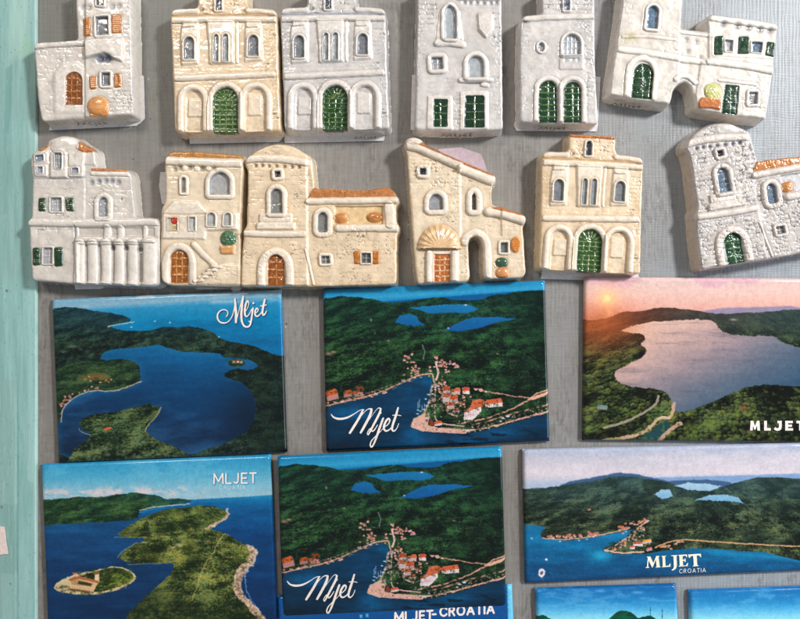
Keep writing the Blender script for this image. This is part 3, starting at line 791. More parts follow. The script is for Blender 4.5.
lt2.line(T2([(372, 402), (350, 462), (334, 510), (318, 552), (304, 574), (294, 562), (302, 534), (330, 505), (362, 474), (384, 446)]), [11 * k5, 14 * k5, 10 * k5, 8 * k5, 7 * k5, 4 * k5, 4 * k5])
lt2.line(T2([(356, 368), (358, 370)]), 10 * k5)
lt2.line(T2([(382, 452), (404, 436), (414, 412), (402, 400), (382, 428), (374, 462), (388, 480), (414, 466), (432, 442)]), [5 * k5, 7 * k5, 12 * k5, 13 * k5, 8 * k5, 4 * k5])
lt2.line(T2([(460, 340), (446, 390), (426, 446), (424, 474), (440, 478), (456, 456), (464, 432)]), [9 * k5, 14 * k5, 11 * k5, 5 * k5, 4 * k5])
lt2.line(T2([(428, 384), (452, 382), (476, 386)]), 4.5 * k5)

vil = make_print("picture_magnet", [(322.5, 288.8), (545.2, 280.2), (550, 441.5), (326, 451.5)], paint_village, (310, 270, 3.2),
                 "bay village picture magnet directly under the cream house with the peach awning", PRINTS, lettering=[("lettering", lt2, M_WHITE)])
# the lower copy of the same print leans on the blue magnet below it
v2 = vil.copy(); COL.objects.link(v2)
for ch in list(vil.children):
    c_ = ch.copy(); COL.objects.link(c_); c_.parent = v2
v2["label"] = "bay village picture magnet in the bottom row, resting on a blue magnet"
def centre_of(quad, h=7.0):
    q = np.asarray(quad, float).mean(0); f = (D - h) / D
    return CX + (q[0] - CX) * f, CY + (q[1] - CY) * f
cu, cv = centre_of([(278.4, 456.6), (502.5, 446.4), (506.3, 607.6), (281, 617.5)], 11)
v2.location = ((cu - CX) * S, -4.4 * S, ZC - (cv - CY) * S)
v2.rotation_euler = (math.radians(3.0), math.radians(-0.25), 0)

# -- picture 3: pink sunset over a bay
def paint_sunset(p):
    x, y = p.x, p.y
    p.put(np.ones(x.shape), p.grad([(30, (204, 178, 178)), (90, (214, 180, 172)), (140, (210, 162, 152)), (160, (196, 150, 144))], y))
    cl = p.mask([(50, 30), (225, 30), (226, 52), (200, 66), (190, 80), (160, 72), (120, 78), (90, 66), (60, 70)], 2.5, 5, .05, 2); p.put(cl * .5, (206, 158, 172))
    cl = p.mask([(385, 30), (620, 30), (620, 58), (560, 66), (520, 52), (500, 66), (465, 78), (430, 68), (400, 52)], 2.5, 5, .05, 4); p.put(cl * .5, (196, 152, 172))
    p.put(sst(420, 560, x) * sst(135, 145, y) * .6, (176, 144, 170))
    p.blob(130, 150, 110, (224, 156, 134), .4, .6); p.blob(120, 110, 40, (246, 186, 140), .6); p.blob(120, 110, 20, (255, 214, 150), .75); p.blob(120, 110, 9, (255, 228, 170), .6)
    p.blob(128, 158, 9, (255, 200, 160), .9, 1.6)
    p.poly([(430, 150), (500, 140), (600, 137), (760, 132), (760, 165), (430, 165)], (140, 130, 152), 3, 2, .05, 3)
    land = p.mask([(40, 178), (80, 182), (130, 170), (172, 150), (236, 152), (262, 142), (300, 138), (350, 142), (400, 146), (450, 155), (480, 160), (560, 156), (640, 154), (700, 146), (900, 140), (900, 720), (-60, 720), (-60, 178)], 1.5, 3, .05, 5)
    p.trees(land, (12, 20, 12), (82, 94, 58), 150, 4.5, 560, 22, 4, 1.7, .85)
    far = land * sst(330, 150, y); p.put(far * .8, p.grad([(40, (150, 70, 50)), (250, (98, 62, 56)), (450, (70, 70, 72)), (700, (58, 76, 78))], x))
    lake = p.mask([(160, 215), (230, 190), (320, 181), (440, 176), (470, 184), (482, 204), (500, 220), (560, 230), (668, 231), (680, 248), (725, 264), (760, 272), (900, 280), (900, 400), (749, 396), (600, 386), (500, 430), (420, 464), (350, 482), (330, 468), (330, 430), (290, 402), (215, 400), (150, 380), (140, 350), (190, 322), (242, 298), (252, 272), (225, 258), (246, 244), (240, 226), (190, 220)], 1.5, 4, .07, 6)
    t = (x - 150) * .45 + (y - 180) * .9
    p.put(lake, p.grad([(0, (216, 182, 164)), (120, (190, 160, 152)), (240, (142, 130, 136)), (330, (100, 108, 122)), (450, (60, 86, 108))], t + 30 * (fbm(x * .01, y * .03, 9) - .5)))
    p.put(lake * sst(.55, .75, fbm(x * .01, y * .09, 15)) * .25, (84, 86, 104))
    p.blob(110, 190, 95, (206, 100, 62), .6, .55); p.blob(90, 240, 100, (150, 90, 50), .35, .8)
    p.sea(lake, .08)
    # stream, bridge and roads in the foreground
    p.poly([(296, 510), (326, 506), (322, 536), (294, 575), (180, 585), (230, 560), (268, 540)], (38, 74, 80), 2, 3, .08, 1)
    p.line([(110, 530), (170, 515), (215, 495), (262, 468), (284, 448), (288, 428)], 8, (142, 134, 122), amp=2)
    p.line([(110, 572), (190, 562), (240, 545), (272, 520), (285, 498), (325, 500), (336, 470), (338, 452)], 10, (176, 152, 130), amp=5)
    p.line([(292, 574), (320, 540), (362, 514)], 11, (168, 142, 126), amp=5)
    for a in range(0, 12): p.blob(200 + a * 14, 545 - a * 3.2 + (a % 3) * 5, 4, (50, 60, 40), .7)
    p.houses([(88, 458, 34, 12)], (170, 172, 170), (96, 104, 104))
    p.line([(284, 500), (304, 492), (326, 500)], 4, (196, 176, 156), amp=0)
    p.blob(532, 178, 12, (170, 160, 160), .7, .3); p.blob(566, 465, 14, (140, 84, 56), .5)
    p.put(land * (1 - lake) * sst(.58, .7, fbm(x * .05, y * .06, 71)) * sst(400, 470, y) * .35, (128, 142, 66))
lt3 = Sten()
def T3x(a): return (700 + a / 6.88 - 570) * 3.257
def T3y(b): return (380 + b / 6.88 - 265) * 3.257
kk3 = 3.257 / 6.88
xx = [343, 440, 507, 585, 662]
def blk(x_, polys):
    for q in polys: lt3.poly([(T3x(x_ + a), T3y(280 + b)) for a, b in q])
blk(343, [[(0, 67), (4, 0), (22, 0), (34, 36), (47, 0), (65, 0), (69, 67), (50, 67), (48, 30), (38, 60), (29, 60), (20, 30), (18, 67)]])
blk(440, [[(0, 0), (19, 0), (19, 50), (46, 50), (46, 67), (0, 67)]])
blk(507, [[(24, 0), (54, 0), (54, 44), (50, 58), (40, 66), (24, 69), (10, 66), (0, 57), (8, 42), (18, 50), (28, 51), (35, 42), (35, 16), (24, 16)]])
blk(585, [[(0, 0), (52, 0), (52, 16), (19, 16), (19, 26), (46, 26), (46, 41), (19, 41), (19, 51), (54, 51), (54, 67), (0, 67)]])
blk(662, [[(0, 0), (58, 0), (58, 17), (39, 17), (39, 67), (19, 67), (19, 17), (0, 17)]])
def paint_sunset_all(p):
    paint_sunset(p); p.put(sst(2, -2, lt3.sdf(p.x - 1.6, p.y - 1.8)) * .5, (30, 36, 26))
make_print("picture_magnet", [(584.6, 276.7), (818, 278.5), (818, 442.8), (583, 440.3)], paint_sunset_all, (570, 265, 3.257),
           "picture magnet of a pink sunset over a wooded bay with bold white MLJET", PRINTS, lettering=[("lettering", lt3, M_WHITE)])

# -- picture 4: green cape and monastery islet
def paint_cape(p):
    x, y = p.x, p.y
    p.put(np.ones(x.shape), p.grad([(20, (42, 132, 176)), (80, (80, 156, 188)), (130, (128, 176, 196)), (160, (146, 180, 194))], y + (x - 40) * .03))
    n = fbm(x * .03, y * .07, 7); m = sst(.38, .62, n) * np.exp(-((y - 135 + (x - 40) * .02) / 16) ** 2) * sst(620, 420, x); p.put(m * .95, (200, 190, 194))
    p.put(sst(.5, .7, fbm(x * .012, y * .03, 9)) * .2 * sst(120, 60, y), (150, 200, 220))
    hor = 152 - (x - 500) * .055
    p.put(sst(-1.5, 1.5, y - hor), p.grad([(140, (40, 130, 180)), (165, (14, 98, 164)), (250, (10, 72, 146)), (520, (12, 48, 112))], y + 16 * (fbm(x * .02, y * .06, 3) - .5)))
    p.sea(sst(150, 170, y), .25)
    mt = p.mask([(-30, 158), (110, 148), (150, 142), (200, 146), (260, 138), (300, 132), (330, 130), (390, 140), (420, 150), (470, 150), (505, 156), (470, 166), (380, 180), (335, 195), (330, 215), (230, 222), (160, 224), (-30, 238)], 1.4, 3, .06, 1)
    p.trees(mt, (14, 44, 30), (74, 106, 66), 130, 5, 240, 8, 2, 1.0); p.put(mt * sst(330, 470, x) * .5, (30, 84, 110)); p.put(mt * sst(170, 130, y) * .35, (30, 80, 84))
    w4 = p.mask([(-30, 236), (230, 222), (310, 222), (380, 262), (300, 300), (270, 335), (300, 350), (450, 345), (450, 375), (400, 415), (330, 480), (290, 700), (-30, 700)], 1.5, 2, .05); p.put(w4, p.grad([(230, (22, 78, 140)), (350, (16, 62, 124)), (520, (10, 50, 110))], y + 20 * (fbm(x * .02, y * .06, 13) - .5)))
    p.sea(w4, .3)
    p.line([(338, 192), (380, 180), (430, 172), (500, 163)], 6, (40, 110, 168)); p.line([(338, 186), (380, 175), (430, 170), (490, 166)], 3, (196, 196, 180), op=.8)
    cape = p.mask([(340, 212), (400, 186), (470, 176), (545, 168), (610, 186), (606, 206), (545, 240), (600, 255), (660, 290), (692, 306), (685, 340), (650, 380), (640, 430), (690, 490), (740, 560), (735, 700), (200, 700), (290, 520), (340, 462), (400, 412), (440, 372), (446, 346), (380, 348), (300, 347), (270, 330), (300, 300), (372, 268), (262, 268), (300, 232)], 1.4, 3, .06, 4)
    p.trees(cape, (24, 40, 18), (122, 130, 76), 180, 4.2, 520, 13, 8, 1.45)
    p.put(cape * sst(.45, .65, fbm(x * .02, y * .03, 25)) * .4 * sst(420, 260, y), (128, 130, 66))
    p.put(cape * sst(300, 160, y) * .25, (70, 96, 56)); p.put(cape * sst(.1, 1.2, (y - 330) / 180 - (x - 420) / 500 + .3 * fbm(x * .02, y * .02, 77)) * .5, (30, 46, 26))
    p.put(cape * np.exp(-((y - 246 - (x - 400) * -.12) / 10) ** 2) * sst(600, 520, x) * .35, (34, 50, 26))
    p.line([(602, 256), (575, 285), (565, 320), (540, 345), (520, 400), (500, 460)], 3, (190, 180, 130), amp=5, op=.6)
    p.line([(300, 352), (440, 346)], 3, (150, 140, 90), op=.6); p.line([(262, 268), (360, 268)], 3, (160, 150, 110), op=.5); p.line([(270, 330), (285, 310), (330, 285)], 3, (176, 160, 110), op=.6)
    tone = np.array((182, 158, 140.)) * (1 + .8 * (fbm(x * .25, y * .25, 33)[..., None] - .5))
    X, Y = p.warp(7, .09, 3); rg = np.random.RandomState(61)
    for pts, w in (([(608, 184), (612, 204), (580, 222), (545, 240)], 7), ([(668, 292), (692, 312), (680, 345), (648, 372), (636, 410), (640, 440), (680, 480), (716, 520), (740, 560)], [10, 18, 24, 28, 24, 20, 18, 18, 18])):
        p.put(sst(2, -2, sd_line(X, Y, smooth_line(pts, 2), w)), tone)
    p.dots(rg, [(690, 312), (680, 345), (648, 380), (636, 420), (660, 465), (716, 520)], 130, 7, (1.5, 4.5), [(120, 96, 80), (86, 74, 58), (212, 192, 176), (64, 74, 40)], .6)
    p.line([(700, 316), (690, 348), (665, 372), (660, 410), (672, 452), (710, 496)], 3, (190, 206, 220), amp=7, op=.5)
    for a, b, c_ in ((460, 292, 12), (352, 284, 8), (440, 300, 8)): p.blob(a, b, c_, (206, 196, 160), .7, .35)
    # islet with the monastery
    p.poly([(72, 418), (98, 398), (150, 380), (210, 368), (270, 354), (318, 374), (330, 398), (280, 428), (200, 446), (110, 442), (78, 430)], (196, 180, 140), 1.5, 3, .08, 2)
    im = p.mask([(110, 415), (150, 388), (210, 370), (270, 358), (312, 376), (322, 396), (276, 422), (196, 440), (120, 432)], 1.5, 3, .08, 3)
    p.trees(im, (26, 44, 20), (126, 136, 62), 350, 9, 440, 12, 3, 1.1)
    p.poly([(76, 420), (100, 404), (128, 410), (140, 432), (100, 438), (80, 430)], (186, 170, 140), 1.5, 3, .12, 4)
    st = (206, 172, 136)
    rg = np.random.RandomState(6); p.dots(rg, [(90, 420), (140, 430), (200, 440), (300, 410)], 70, 5, (2, 5), [(36, 52, 26), (60, 76, 36), (150, 134, 100)], .8)
    p.dots(rg, [(150, 390), (215, 372), (280, 372), (315, 392)], 60, 6, (2.5, 6), [(26, 42, 20), (110, 118, 56), (70, 84, 40)], .8)
    for q, c_ in (([(118, 398), (134, 388), (134, 378), (144, 378), (150, 388), (212, 402), (196, 436), (124, 424)], st), ([(126, 404), (150, 398), (196, 410), (190, 420), (128, 414)], (166, 140, 106)), ([(200, 382), (212, 380), (214, 406), (200, 404)], (222, 194, 160)), ([(122, 424), (196, 436), (192, 440), (122, 430)], (170, 140, 110))):
        p.poly(q, c_, 1.0, .8, sm=0)
    p.poly([(118, 398), (134, 390), (150, 388), (212, 402), (210, 409), (150, 396), (124, 404)], (166, 104, 76), 1, .5, sm=0)
    p.poly([(132, 376), (146, 376), (146, 381), (132, 382)], (160, 98, 74), .8, .3, sm=0); p.poly([(198, 378), (214, 376), (214, 382), (199, 384)], (150, 92, 70), .8, .3, sm=0)
    p.poly([(150, 402), (192, 411), (186, 418), (146, 411)], (64, 62, 36), 1.2, 1, sm=0); p.poly([(124, 425), (196, 437), (194, 441), (122, 431)], (104, 82, 62), 1, .5, sm=0)
    for q in range(9): p.blob(130 + q * 7.4, 421.5 + q * 1.3, 1.3, (90, 66, 52), .8)
    p.dots(rg, [(78, 424), (110, 436), (200, 442), (280, 424), (326, 394)], 90, 2.5, (1.2, 3), [(120, 104, 80), (70, 66, 46), (206, 186, 150)], .8)
lt4 = Sten()
write(lt4, "MLJET", 566, 73, 30, 4.6, 8.5, -0.02)
lt4b = Sten(); write(lt4b, "CROATIA", 582, 110, 11, 2.0, 5.2, -0.02)
def paint_cape_all(p):
    paint_cape(p); p.put(sst(3, -1, lt4.sdf(p.x - 2, p.y - 2)) * .5, (40, 110, 160))
make_print("picture_magnet", [(40.4, 464.6), (270.5, 455), (276.8, 621), (46.8, 631)], paint_cape_all, (30, 450, 3.077),
           "picture magnet of a green cape and a monastery islet, beside the teal frame", PRINTS, lettering=[("lettering", lt4, M_WHITE), ("small_lettering", lt4b, M_PALEINK)])

# -- picture 6: panorama
def paint_panorama(p):
    x, y = p.x, p.y
    p.put(np.ones(x.shape), p.grad([(30, (152, 164, 188)), (70, (182, 180, 192)), (110, (198, 190, 200)), (138, (158, 172, 194))], y + (x - 40) * .01))
    p.put(sst(.45, .7, fbm(x * .006, y * .03, 3)) * .3, (214, 206, 214))
    p.poly([(300, 118), (450, 116), (600, 112), (860, 104), (860, 150), (300, 150)], (124, 150, 186), 3, 1)
    p.poly([(130, 142), (170, 126), (230, 116), (290, 104), (340, 106), (390, 118), (450, 128), (500, 122), (560, 124), (620, 132), (620, 160), (130, 160)], (70, 96, 132), 2, 3, .05, 2)
    land = p.mask([(30, 150), (110, 144), (170, 134), (240, 126), (290, 112), (350, 116), (410, 126), (450, 134), (500, 150), (560, 150), (600, 138), (650, 124), (700, 115), (760, 118), (980, 128), (980, 400), (-60, 400), (-60, 150)], 1.5, 3, .05, 4)
    p.trees(land, (14, 26, 22), (88, 102, 76), 120, 4, 340, 8.5, 6, 1.5)
    p.put(land * sst(260, 110, y) * .65, (64, 92, 98))
    p.put(land * sst(.48, .66, fbm(x * .015, y * .03, 19)) * .4, (24, 40, 34))
    for q in ([(398, 164), (416, 150), (440, 152), (448, 170), (420, 177)], [(452, 138), (490, 132), (540, 134), (584, 141), (556, 154), (500, 152)], [(506, 180), (550, 165), (600, 164), (630, 172), (644, 188), (600, 182), (560, 180)]):
        p.put(p.mask(q, 1.3, 3, .1, 0, 0), p.grad([(130, (158, 182, 204)), (190, (110, 156, 186))], y))
    p.put(sst(395, 398, y), (20, 70, 128)); w = p.mask([(-60, 248), (104, 248), (84, 268), (84, 282), (130, 292), (205, 286), (280, 272), (335, 258), (352, 262), (312, 290), (262, 308), (258, 322), (300, 330), (370, 327), (430, 318), (530, 311), (640, 320), (700, 322), (760, 338), (860, 360), (980, 380), (980, 500), (-60, 500)], 1.3, 2, .07, 2)
    p.put(w, p.grad([(250, (28, 110, 158)), (320, (16, 98, 152)), (400, (22, 72, 130))], y + 14 * (fbm(x * .02, y * .06, 13) - .5)))
    p.sea(w, .3)
    p.put(w * np.exp(-((x - 250) / 30) ** 2 - ((y - 332) / 16) ** 2) * .8, (50, 160, 186)); p.put(w * np.exp(-((y - 326 - (x - 600) * .08) / 9) ** 2) * sst(520, 580, x) * .6, (40, 140, 180))
    p.put(w * sst(.6, .75, fbm(x * .2, y * .35, 17)) * .2, (70, 140, 190))
    p.put(land * np.exp(-((y - 282 + (x - 90) * .05) / 7) ** 2) * (x < 340) * (1 - w) * .4, (60, 60, 40))
    rg = np.random.RandomState(12)
    p.line([(90, 284), (140, 289), (205, 283), (280, 269), (330, 256)], 3, (190, 160, 140))
    p.line([(262, 318), (290, 305), (330, 280), (360, 250), (382, 236)], 4, (206, 170, 156)); p.line([(262, 318), (310, 326), (370, 322)], 4, (206, 170, 156))
    p.line([(400, 310), (440, 292), (490, 288), (560, 294), (700, 303), (860, 310)], 3.6, (186, 150, 116), amp=2)
    p.houses(scatter(rg, [(100, 280), (150, 280), (220, 272), (240, 270)], 34, 3.5, (5, 9), (3, 6)), (206, 180, 176), (184, 110, 92))
    p.houses(scatter(rg, [(300, 255), (340, 245), (380, 236)], 22, 5, (5, 8), (3, 5)), (196, 170, 160), (196, 108, 84))
    p.houses(scatter(rg, [(275, 315), (310, 300), (340, 275), (365, 250)], 26, 4, (5, 9), (3, 6)), (216, 206, 206), (206, 108, 80))
    p.dots(rg, [(275, 310), (320, 290), (350, 262), (390, 300), (370, 318)], 110, 7, (2, 4), [(20, 40, 26), (40, 56, 34)], .8); p.dots(rg, [(275, 315), (320, 295), (360, 255), (380, 305)], 60, 6, (1.2, 2.2), [(206, 186, 180), (180, 150, 136)], .8)
    p.houses([(340, 296, 26, 10), (366, 290, 24, 8), (330, 306, 14, 8), (376, 312, 16, 7)], (222, 214, 214), (222, 120, 84))
    p.houses(scatter(rg, [(400, 312), (480, 292)], 10, 4, (6, 12), (3, 4)), (200, 170, 150), (200, 130, 104)); p.houses([(214, 204, 9, 4)], (190, 150, 130), (196, 120, 90))
    p.poly([(78, 388), (80, 372), (88, 366), (97, 372), (96, 386), (88, 394)], (212, 206, 214), 1.2, 1.5, .2); p.poly([(82, 384), (84, 376), (92, 374), (90, 386)], (96, 84, 100), 1, 0)
    p.poly([(95, 345), (100, 338), (106, 346)], (216, 206, 210), 1, 0); p.blob(88, 398, 5, (80, 110, 160), .6, .4)
    for a, b in ((212, 287), (138, 293), (60, 285), (190, 290), (320, 266)): p.blob(a, b, 3, (220, 220, 226), .8, .7)
lt6 = Sten()
def T6(p): return [((620 + a / 6.667 - 510) * 2.759, (530 + b / 6.667 - 435) * 2.759) for a, b in p]
def serif(pts): lt6.poly(T6(pts))
# M
serif([(168, 252), (172, 246), (178, 244), (184, 182), (178, 180), (178, 176), (202, 175), (221, 218), (240, 172), (262, 171), (262, 175), (256, 178), (264, 241), (270, 243), (270, 247), (236, 249), (236, 245), (243, 243), (238, 196), (217, 248), (212, 248), (190, 200), (187, 243), (194, 246), (194, 250)])
serif([(276, 172), (306, 170), (306, 174), (299, 176), (303, 238), (322, 236), (332, 222), (336, 222), (334, 243), (278, 247), (278, 243), (284, 241), (282, 178), (276, 176)])
serif([(340, 168), (382, 165), (382, 169), (376, 172), (378, 240), (370, 258), (352, 268), (344, 268), (344, 262), (354, 256), (358, 244), (355, 174), (340, 172)])
serif([(388, 165), (446, 161), (446, 180), (441, 180), (436, 170), (416, 172), (417, 196), (428, 195), (432, 188), (436, 188), (437, 212), (432, 212), (428, 204), (418, 205), (420, 236), (438, 234), (448, 218), (453, 218), (451, 238), (390, 243), (390, 239), (397, 236), (394, 173), (388, 170)])
serif([(452, 162), (538, 156), (540, 180), (534, 180), (526, 168), (510, 169), (514, 232), (522, 235), (522, 239), (484, 241), (484, 237), (491, 234), (487, 171), (472, 172), (464, 184), (458, 184)])
lt6b = Sten(); write(lt6b, "CROATIA", T6([(394, 258)])[0][0], T6([(394, 260)])[0][1], 26 / 6.667 * 2.759, 1.35, 4.2, -0.045)
def paint_pan_all(p):
    paint_panorama(p); p.put(sst(2, -1.5, lt6.sdf(p.x + 1.5, p.y - 1.5)) * .6, (10, 40, 90))
M_CREAMINK = flat_mat("cream_ink", (240, 234, 214), 0.3)
make_print("panorama_magnet", [(522.7, 449.7), (842, 442.3), (845, 569), (525.2, 583.8)], paint_pan_all, (510, 435, 2.759),
           "wide panorama magnet of wooded hills and bay with serif MLJET and small CROATIA", PRINTS, lettering=[("lettering", lt6, M_CREAMINK), ("small_lettering", lt6b, M_CREAMINK)])

# -- pictures 7, 8: sky over dark hills, cut by the lower edge
def sky_painter(seed, hills, masts, top):
    def f(p):
        x, y = p.x, p.y
        p.put(np.ones(x.shape), p.grad([(420, top), (460, (52, 132, 200)), (500, (128, 196, 222)), (530, (196, 210, 200)), (560, (220, 200, 160))], y + 8 * (fbm(x * .02, y * .04, seed) - .5)))
        p.put(sst(.5, .72, fbm(x * .02, y * .07, seed + 3)) * .35 * sst(540, 440, y), (130, 180, 220))
        for c in ((352, 434), (250, 430)): p.blob(c[0], c[1], 16, (150, 190, 222), .5, .25)
        m = p.mask(hills, 1.3, 1.5, .1, seed); p.trees(m, (4, 62, 52), (20, 96, 74), 480, 8, 640, 14, seed)
        for a, b, c in masts: p.line([(a, b), (a, c)], 1.6, (30, 70, 90), .8, 0)
        for a, b, c in masts: p.line([(a - 3, b + 8), (a + 3, b + 8)], 1.2, (30, 70, 90), .8, 0, .7)
        p.put(sst(560, 563, y), p.grad([(560, (40, 140, 190)), (760, (8, 60, 130))], y))
    return f
make_print("picture_magnet", [(535.4, 589.2), (676.9, 584.6), (682, 690), (540.5, 694.5)], sky_painter(81, [(60, 505), (78, 498), (95, 496), (112, 508), (200, 545), (262, 520), (285, 494), (305, 484), (325, 484), (345, 496), (352, 506), (368, 500), (385, 496), (402, 506), (440, 540), (470, 545), (480, 600), (60, 600)], [(387, 475, 500), (420, 480, 508)], (26, 98, 180)), (510, 435, 2.759),
           "small picture magnet of blue sky over green hilltops with two thin masts", PRINTS)
make_print("picture_magnet", [(689.4, 591), (833, 586), (838, 690), (694, 695)], sky_painter(87, [(490, 560), (560, 540), (640, 528), (720, 540), (830, 530), (900, 560), (900, 600), (490, 600)], [], (34, 108, 190)), (510, 435, 2.759),
           "small picture magnet showing only hazy blue sky in the bottom right corner", PRINTS)

# -- picture 9: plain blue magnet whose title shows under the village print
def paint_title(p):
    x, y = p.x, p.y
    p.put(np.ones(x.shape), p.grad([(580, (24, 96, 176)), (640, (14, 70, 160)), (760, (10, 56, 130))], y + 8 * (fbm(x * .03, y * .1, 7) - .5)))
    p.put(sst(506.5, 508, x + (y - 585) * -.02), (110, 182, 216))
    for a, b in ((361, 616), (367, 615)): p.poly(rect(a - 1.2, b - 1.5, a + 1.4, b + 1.8), (90, 160, 196), .6, 0, sm=0)
lt9 = Sten(); write(lt9, "MLJET", 395, 612.6, 8.5, 2.0, 2.6, -0.06); write(lt9, "-", 432.6, 609.4, 8.5, 2.0, 2.6, -0.06); write(lt9, "CROATIA", 440, 607.4, 8.5, 2.0, 2.7, -0.06)
make_print("picture_magnet", [(277, 596.5), (512.4, 585.3), (519, 745), (284, 756)], paint_title, (0, 0, 1.0),
           "bright blue magnet reading MLJET - CROATIA beneath the lower village magnet", PRINTS, thick=6.2, lettering=[("lettering", lt9, M_WHITE)])

# ------------------------------------------------------------------ ceramic houses
CREAM = dict(wall=(226, 205, 176), trim=(230, 216, 197), side=(224, 204, 174), wash=(186, 146, 98))
CREAM2 = dict(wall=(228, 210, 184), trim=(230, 217, 200), side=(222, 206, 180), wash=(176, 148, 110))
WHITE = dict(wall=(203, 198, 194), trim=(220, 213, 206), side=(214, 208, 204), wash=(150, 156, 168))
WHITE2 = dict(wall=(216, 208, 199), trim=(223, 215, 206), side=(216, 208, 198), wash=(164, 162, 164))
STONE = dict(wall=(190, 183, 178), trim=(214, 204, 196), side=(208, 192, 178), wash=(124, 122, 128))
ORANGE = (186, 108, 26); BRICK = (190, 96, 38); GREEN = (16, 58, 34); PEACH = (190, 126, 68); GLASS = (116, 120, 126); DARK = (60, 66, 78)

class House:
    def __init__(s, crop, box, outline, pal, rot=0.0, scale=1.0, pivot=None, place=None, step=0.48, round_=2):
        """crop = (ox, oy, k): the drawing's coordinates; box in drawing coordinates.
        place = (u, v): where pivot (drawing coords) is seen, when the mould is reused turned by rot"""
        s.ox, s.oy, s.k = crop; s.pal = pal; k = s.k
        s.rot, s.scale, s.pivot, s.place = math.radians(rot), scale, pivot, place
        pad = 3.2 * k; st = step * k
        xs = np.arange(box[0] - pad, box[2] + pad, st); ys = np.arange(box[1] - pad, box[3] + pad, st)
        s.X0, s.Y0 = np.meshgrid(xs, ys, indexing='ij')
        # hand-made wobble of every line
        w = 0.55 * k
        px, py = s.X0 / k, s.Y0 / k
        s.X = s.X0 + w * (fbm(px * .11, py * .11, 201) - .5) * 2 + 0.1 * k * (fbm(px * .5, py * .5, 203) - .5) * 2
        s.Y = s.Y0 + w * (fbm(px * .11, py * .11, 205) - .5) * 2 + 0.1 * k * (fbm(px * .5, py * .5, 207) - .5) * 2
        s.px, s.py = px, py
        s.D = sd_poly(s.X, s.Y, rnd(outline, (3.6 if round_ > 1 else 2.6) * k)) / k        # in units
        d = s.D
        s.H = FH + 0.6 * (fbm(px * .06, py * .06, 211) - .5) * 2 + .09 * (fbm(px * .2, py * .2, 212, 2) - .5) + .05 * (fbm(px * .7, py * .7, 213) - .5)
        s.C = np.ones(s.X.shape + (3,)) * np.array(pal['wall'], float)
        g = fbm(px * .12, py * .12, 217)[..., None]
        s.C = s.C * (1 + (g - .5) * .16)
        s.ID = np.zeros(s.X.shape, int); s.parts = [("wall", -1)]
        s.base_h = s.H.copy()
    def sd(s, pts, sm=0): return sd_poly(s.X, s.Y, rnd(pts, 1.8 * s.k) if sm else pts, margin=14 * s.k) / s.k
    def part(s, name, parent=0): s.parts.append((name, parent)); return len(s.parts) - 1
    def tint(s, m, col, jit=.1):
        m = np.clip(m, 0, 1)[..., None]
        n = fbm(s.px * .5, s.py * .5, 221)[..., None]
        s.C = s.C * (1 - m) + np.array(col, float) * (1 + (n - .5) * jit * 2) * m
    def own(s, m, pid): s.ID = np.where(m, pid, s.ID)
    def plate(s, pts, dh, col=None, edge=1.0, name=None, parent=0, sm=0, jit=.1, round_=0.0):
        d = s.sd(pts, sm)
        s.H = s.H + dh * sst(edge * .6, -edge, d)
        if round_: s.H = s.H + round_ * (1 - np.exp(-np.clip(-d, 0, None) / 2.5))
        if col is not None: s.tint(sst(.45, -.35, d), col, jit)
        if name:
            pid = s.part(name, parent); s.own(d < 0, pid); return pid
    def ridge(s, pts, w, dh, col=None, name=None, parent=0, sm=2, jit=.05):
        """rounded moulding along an open line; w in drawing units"""
        d = sd_line(s.X, s.Y, smooth_line(pts, sm) if sm and len(pts) > 2 else pts, 0, margin=w + 6 * s.k) / s.k
        r = w * 1.12 / 2 / s.k; dh = dh * 1.3; t = np.clip(d / r, 0, 1.3)
        s.H = s.H + dh * np.where(t < 1, np.sqrt(np.clip(1 - t ** 2.6, 0, 1)), 0)
        s.groove(np.abs(d - r - .1) / .5, .25)
        if col is None: col = s.pal['trim']
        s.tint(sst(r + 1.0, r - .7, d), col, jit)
        if name:
            pid = s.part(name, parent); s.own(d < r, pid); return pid
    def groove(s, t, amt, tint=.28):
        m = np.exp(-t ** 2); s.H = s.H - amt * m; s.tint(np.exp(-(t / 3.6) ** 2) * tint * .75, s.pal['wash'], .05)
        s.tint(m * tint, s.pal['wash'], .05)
    def rim(s, d, w, dh, col=None):
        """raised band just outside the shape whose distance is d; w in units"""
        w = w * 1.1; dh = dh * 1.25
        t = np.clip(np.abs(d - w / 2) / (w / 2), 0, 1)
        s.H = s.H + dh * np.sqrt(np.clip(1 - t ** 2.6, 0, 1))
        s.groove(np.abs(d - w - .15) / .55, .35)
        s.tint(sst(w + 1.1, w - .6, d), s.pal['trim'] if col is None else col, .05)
    def window(s, pts, w=2.4, dh=1.5, deep=1.6, glass=GLASS, bars=None, sm=0, frame=True, nm="window"):
        d = s.sd(pts, sm)
        s.rim(d, w, dh)
        pid = s.part(nm + "_frame" if False else nm); s.own(d < w, pid)
        s.H = s.H - deep * sst(.4, -.9, d)
        s.tint(sst(.4, -.3, d), glass, .12)
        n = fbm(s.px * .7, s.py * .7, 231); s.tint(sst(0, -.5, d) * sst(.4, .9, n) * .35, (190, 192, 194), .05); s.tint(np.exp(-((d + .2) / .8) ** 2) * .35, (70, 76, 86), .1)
        if bars:
            c = np.asarray(pts, float); x0, y0 = c.min(0); x1, y1 = c.max(0)
            nx, ny = bars; m = np.zeros(s.X.shape)
            for i in range(1, nx): m = np.maximum(m, np.exp(-((s.X - (x0 + (x1 - x0) * i / nx)) / s.k / .45) ** 2))
            for j in range(1, ny): m = np.maximum(m, np.exp(-((s.Y - (y0 + (y1 - y0) * j / ny)) / s.k / .4) ** 2))
            m = m * sst(0, -.6, d); s.H = s.H + .7 * m; s.tint(m * .75, (204, 204, 206), .05)
